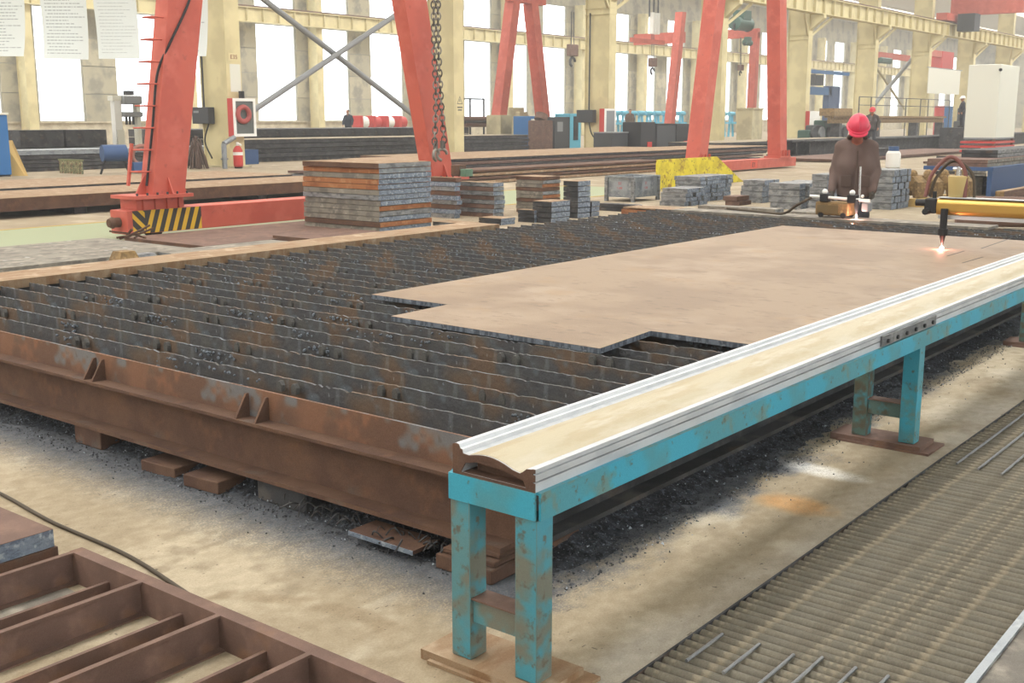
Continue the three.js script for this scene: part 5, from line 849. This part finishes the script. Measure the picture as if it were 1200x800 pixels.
{ // portable tractor in front of the worker
  const zt = -13.15, y = .53;
  single('tractor_track', box(-7.6, -3.6, TT - .002, .528, -13.35, -12.95), M.slab, 'narrow grey plate across the table end under the small tractor', 'steel plate');
  const P = (px) => xAt(px, zt, .7), o = thing('cutting_tractor', 'small ochre flame cutting tractor with white cross rod', 'cutting machine', [P(985), y, zt]);
  const xa = P(960), xb = P(999); part(o, 'body', rbox(xa, xb, y + .03, y + .19, zt - .13, zt + .12, .02), M.ochre); part(o, 'end_plate', box(xa + .03, xa + .3, y + .05, y + .15, zt + .12, zt + .13), flat('#6b5836', .7)); for (const d of [.08, .36]) for (const s of [-.13, .12]) part(o, 'wheel', cyl(V(xa + d, y + .035, zt + s - .01), V(xa + d, y + .035, zt + s + .01), .034, 12), M.black);
  const yr = yAt(232, P(985), zt); part(o, 'cross_rod', cyl(V(P(953), yr + .015, zt + .1), V(P(1023), yr - .01, zt + .1), .018, 10), M.white, 'white cross rod');
  part(o, 'upright_rod', cyl(V(P(1009), yr - .06, zt + .06), V(P(1008), yAt(195, P(1008), zt), zt + .06), .014, 8), M.chrome); for (const px of [970, 1002]) { part(o, 'clamp', rbox(P(px) - .05, P(px) + .05, y + .19, yr + .05, zt + .02, zt + .14, .01), M.black); part(o, 'knob', new THREE.SphereGeometry(.034, 12, 10).translate(P(px), yr + .075, zt + .1), M.white); } part(o, 'knob', new THREE.SphereGeometry(.02, 10, 8).translate(P(1014), yr + .04, zt + .1), M.white);
  part(o, 'torch', merge([cyl(V(P(1008), .66, zt + .1), V(P(1008), yr, zt + .1), .03, 8), cyl(V(P(1009), .585, zt + .12), V(P(1008), .66, zt + .1), .012, 8, .026)]), M.darkGrey); part(o, 'gauge_block', rbox(P(1012), P(1021), y + .09, y + .2, zt - .05, zt + .08, .02), M.grey);
  part(o, 'hose', tube([V(P(955), yr, zt + .1), V(P(940), yr - .1, zt + .15), V(P(925), .56, zt + .1), V(P(880), .54, zt - .1), V(P(840), .54, zt - .3)], .018, 40, 6), M.rubber);
  const fm = flat('#ffffff', .5, 0, { emissive: '#e6ecff', emissiveIntensity: 12 }), f = cyl(V(P(1009), TT + .03, zt + .12), V(P(1009), .585, zt + .12), .012, 8, .007); part(o, 'flame', f, fm, 'blue-white cutting flame'); part(o, 'flame', new THREE.SphereGeometry(.022, 10, 8).translate(P(1009), TT - .03, zt + .24), flat('#ffffff', .5, 0, { emissive: '#ffb48a', emissiveIntensity: 9 }), 'orange sparks below the plate');
  const l = new THREE.PointLight('#ffc2b0', .35, 3); l.position.set(P(1009), TT + .07, zt + .16); l.castShadow = true; scene.add(l);
}

// ---------- people ----------
const smin = (a, b, k) => { const h = clamp(.5 + .5 * (b - a) / k); return b + (a - b) * h - k * h * (1 - h); };
function capsule(p, a, b, ra, rb) {     // distance to a tapered capsule
  const bx = b[0] - a[0], by = b[1] - a[1], bz = b[2] - a[2], px = p[0] - a[0], py = p[1] - a[1], pz = p[2] - a[2];
  const t = clamp((px * bx + py * by + pz * bz) / (bx * bx + by * by + bz * bz + 1e-9));
  return Math.hypot(px - t * bx, py - t * by, pz - t * bz) - lerp(ra, rb, t);
}
// bones: [a, b, ra, rb, colour, blend]; field meshed on a grid
function fleshed(bones, lo, hi, n) {
  const c = [0, 1, 2].map(i => (lo[i] + hi[i]) / 2), half = Math.max(...[0, 1, 2].map(i => (hi[i] - lo[i]) / 2)) * 1.04;
  const mc = new MarchingCubes(n, new THREE.MeshBasicMaterial(), false, false, 220000); mc.isolation = 0;
  const bb = bones.map(b => [0, 1, 2].map(i => [Math.min(b[0][i], b[1][i]) - Math.max(b[2], b[3]) - .07, Math.max(b[0][i], b[1][i]) + Math.max(b[2], b[3]) + .07]));
  for (let k = 0, q = 0; k < n; k++) for (let j = 0; j < n; j++) for (let i = 0; i < n; i++, q++) {
    const p = [c[0] + (i - n / 2) / (n / 2) * half, c[1] + (j - n / 2) / (n / 2) * half, c[2] + (k - n / 2) / (n / 2) * half]; let d = .3;
    for (let m = 0; m < bones.length; m++) { const w = bb[m]; if (p[0] < w[0][0] || p[0] > w[0][1] || p[1] < w[1][0] || p[1] > w[1][1] || p[2] < w[2][0] || p[2] > w[2][1]) continue; const b = bones[m]; d = smin(d, capsule(p, b[0], b[1], b[2], b[3]), b[5] ?? .03); }
    mc.field[q] = -d;
  }
  mc.update();
  const cnt = mc.count, P = new Float32Array(cnt * 3), C = new Float32Array(cnt * 3), col = new THREE.Color();
  for (let i = 0; i < cnt; i++) {
    const p = [0, 1, 2].map(a => c[a] + mc.positionArray[3 * i + a] * half); let best = 1e9, bc = '#888';
    for (const b of bones) { const d = capsule(p, b[0], b[1], b[2], b[3]); if (d < best) { best = d; bc = b[4]; } }
    col.set(bc); P.set(p, 3 * i); C.set([col.r, col.g, col.b], 3 * i);
  }
  const g = new THREE.BufferGeometry(); g.setAttribute('position', new THREE.BufferAttribute(P, 3)); g.setAttribute('normal', new THREE.BufferAttribute(mc.normalArray.slice(0, cnt * 3), 3)); g.setAttribute('color', new THREE.BufferAttribute(C, 3));
  // normals from the triangles, so that they point outwards whatever the grid's sign
  g.computeVertexNormals();
  return g;
}
const skinMat = new THREE.MeshStandardMaterial({ vertexColors: true, roughness: .85 });
function bonesOf(o) {
  const { jacket, trousers, skin = '#b98466', boots = '#2c2622', glove = skin, sh = 1.38, hip = .92, lean = .04, head = [0, 1.56, .1], w = .19 } = o, B2 = [];
  const j = (s, k) => o[k + (s < 0 ? 'R' : 'L')];
  for (const s of [-1, 1]) {
    const hp = [s * .1, hip, 0], kn = j(s, 'knee') ?? [s * .12, .5, .03], an = j(s, 'ankle') ?? [s * .13, .1, -.02];
    B2.push([hp, kn, .1, .075, trousers], [kn, an, .075, .06, trousers], [[an[0], .05, an[2] - .03], [an[0] + s * .02, .045, an[2] + .15], .05, .042, boots], [an, [an[0], .05, an[2] - .02], .058, .052, boots]);
    const S = [s * w, sh - .07, 0], el = j(s, 'elbow'), wr = j(s, 'wrist'), ha = j(s, 'hand');
    B2.push([S, el, .078, .062, jacket], [el, wr, .062, .05, jacket]);
    const d = V(...ha).sub(V(...wr)).normalize(), side = V(0, 0, 1).cross(d).normalize(), fwd = d.clone().cross(side).normalize(), pal = V(...wr).addScaledVector(d, .085);
    B2.push([wr, pal.toArray(), .03, .036, glove, .015]);
    for (let f = 0; f < 4; f++) { const r0 = pal.clone().addScaledVector(fwd, (f - 1.5) * .021), len = [.06, .075, .07, .052][f], mid = r0.clone().addScaledVector(d, len * .55).addScaledVector(side, -s * .006), tip = mid.clone().addScaledVector(d, len * .4).addScaledVector(side, -s * .028); B2.push([r0.toArray(), mid.toArray(), .0115, .0105, glove, .006], [mid.toArray(), tip.toArray(), .0105, .009, glove, .006]); }
    const tb = V(...wr).addScaledVector(d, .04).addScaledVector(fwd, .03), tt = tb.clone().addScaledVector(d, .045).addScaledVector(fwd, .03); B2.push([tb.toArray(), tt.toArray(), .014, .01, glove, .01]);
    B2.push([[s * .045, sh + .01, 0], S, .07, .074, jacket]);
    B2.push([[s * .08, hip - .06, lean * .4], [s * .1, 1.12, lean], .125, .12, jacket, .06], [[s * .09, 1.12, lean], [s * .085, sh - .12, lean * .5], .12, .105, jacket, .06]);
  }
  B2.push([[0, sh, 0], head.map((v, i) => v - [0, .1, .01][i]), .065, .055, skin]);
  // head: skull, jaw, nose, ears
  const [hx, hy, hz] = head, f = o.nod ?? 0, R = (x, y, z) => [hx + x, hy + y * Math.cos(f) - z * Math.sin(f), hz + y * Math.sin(f) + z * Math.cos(f)];
  B2.push([R(0, .03, -.02), R(0, .02, .02), .092, .088, skin, .03], [R(0, -.03, .02), R(0, -.075, .045), .07, .045, skin, .03], [R(0, .0, .1), R(0, -.025, .112), .012, .016, skin, .012], [R(-.085, -.005, 0), R(-.09, .02, -.005), .014, .016, skin, .01], [R(.085, -.005, 0), R(.09, .02, -.005), .014, .016, skin, .01]);
  return B2;
}
function person(at, turn, label, o, n) {
  const t = thing('person', label, 'person', at); t.rotation.y = turn;
  const body = local(t, 'body', fleshed(bonesOf(o), [-.42, 0, -.42], [.42, 1.75, .42], n), skinMat);
  const [hx, hy, hz] = o.head ?? [0, 1.56, .1], f = o.nod ?? 0, h = new THREE.Group(); h.name = 'head_gear'; h.position.set(hx, hy, hz); h.rotation.x = f; t.add(h);
  const eye = new THREE.SphereGeometry(.011, 8, 6);
  for (const s of [-.033, .033]) { const e = local(h, 'eye', eye, M.black); e.position.set(s, .005, .098); }
  const mo = local(h, 'mouth', new THREE.SphereGeometry(.02, 8, 6).scale(1.3, .25, .4), flat('#8a4a42', .8)); mo.position.set(0, -.055, .092);
  if (o.helmet) {
    const m = flat(o.helmet, .4), dome = new THREE.SphereGeometry(.136, 28, 16, 0, Math.PI * 2, 0, Math.PI * .52); dome.scale(.95, 1.0, 1.16); dome.translate(0, .045, -.01); local(h, 'hard_hat', dome, m);
    const br = new THREE.CylinderGeometry(.143, .15, .014, 28); br.scale(.97, 1, 1.18); br.translate(0, .042, 0); local(h, 'hat_brim', br, m);
    const vis = new THREE.CylinderGeometry(.105, .11, .012, 20); vis.scale(1.05, 1, .75); vis.rotateX(.2); vis.translate(0, .032, .125); local(h, 'hat_brim', vis, m);
    local(h, 'hat_ridge', new THREE.TorusGeometry(.138, .012, 6, 20, Math.PI * .8).rotateY(Math.PI / 2).rotateX(.3).scale(1, 1, 1.12).translate(0, .045, 0), m);
  } else { const hair = new THREE.SphereGeometry(.1, 16, 10, 0, Math.PI * 2, 0, Math.PI * .55); hair.translate(0, .04, -.02); local(h, 'hair', hair, M.black); }
  return t;
}
{
  const p = V(xAt(1002, -14.0, 1.0), 0, -14.0);
  const w = person([p.x, 0, p.z], .42, 'worker in brown jacket and red hard hat bending over the small tractor', { jacket: '#6a5750', trousers: '#34343c', glove: '#4b463f', skin: '#a5604c', helmet: '#d83a55', sh: 1.42, hip: .88, lean: .05, head: [0, 1.58, .15], nod: .62, w: .185, elbowR: [-.25, 1.05, -.02], wristR: [-.275, .82, .12], handR: [-.28, .7, .17], elbowL: [.25, 1.05, -.02], wristL: [.215, .82, .14], handL: [.2, .7, .2] }, 150);
  const jm = flat('#58473f', .85);
  local(w, 'collar', new THREE.TorusGeometry(.085, .028, 8, 20).rotateX(Math.PI / 2 - .45).scale(1.15, 1, 1).translate(0, 1.47, .06), jm);
  local(w, 'jacket_flap', new RoundedBoxGeometry(.02, .5, .012, 1, .004).rotateX(-.05).translate(.01, 1.06, .178), jm); for (const s of [-1, 1]) local(w, 'pocket', new RoundedBoxGeometry(.13, .14, .014, 1, .005).translate(s * .11, .93, .165), jm);
  const q = V(-18.6, .46, zAt(1022, -18.6, 1.7)); single('work_deck', box(-19.3, -17.9, .15, .452, q.z - .8, q.z + .8), M.darkSteel, 'dark steel block on which the grey-jacketed worker stands', 'deck');
  person([q.x, q.y, q.z], .3, 'worker in grey jacket and red hard hat standing behind the bending worker', { jacket: '#514b48', trousers: '#3a3b42', helmet: '#cf3a44', head: [0, 1.56, .07], nod: .25, elbowR: [-.3, 1.12, .02], wristR: [-.17, 1.08, .24], handR: [-.08, 1.09, .3], elbowL: [.3, 1.12, 0], wristL: [.28, .88, .12], handL: [.27, .76, .16] }, 90);
  const far = (px, py, x, y0, label, o, turn) => { const z = zAt(px, x, 1.5); return person([x, y0, z], turn, label, { head: [0, 1.56, .04], elbowR: [-.28, 1.1, 0], wristR: [-.28, .86, .1], handR: [-.28, .74, .12], elbowL: [.28, 1.1, 0], wristL: [.28, .86, .1], handL: [.28, .74, .12], ...o }, 64); };
  const zz = zAt(1127, -20.4, 1.5), yT = yAt(112, -20.4, zz);
  const deck = single('work_deck', box(-21.1, -19.7, 0, Math.max(.1, yT - 1.76), zz - 1.5, zz + 1.5), M.darkSteel, 'dark steel deck under the white-helmeted worker', 'deck');
  far(1127, 0, -20.4, Math.max(.1, yT - 1.76) + .008, 'worker in dark overalls with white hard hat standing on a dark deck', { jacket: '#34343c', trousers: '#2e2f37', helmet: '#e8e6e2' }, -1.0);
  far(408, 0, -48, .508, 'distant person in dark clothes before the tall windows', { jacket: '#2e3440', trousers: '#2a2d36' }, .4);
  single('work_deck', box(-48.8, -47.2, 0, .5, zAt(408, -48, 1) - 1.5, zAt(408, -48, 1) + 1.5), M.darkSteel, 'low dark deck under the distant person', 'deck');
  far(738, 0, -40, .608, 'distant person in brown clothes beside the light blue racks', { jacket: '#6a5a50', trousers: '#5a5048' }, .9);
  single('work_deck', box(-40.8, -39.2, 0, .6, zAt(738, -40, 1) - 1.5, zAt(738, -40, 1) + 1.5), M.darkSteel, 'dark deck under the person by the blue racks', 'deck');
}
renderer.render(scene, camera);
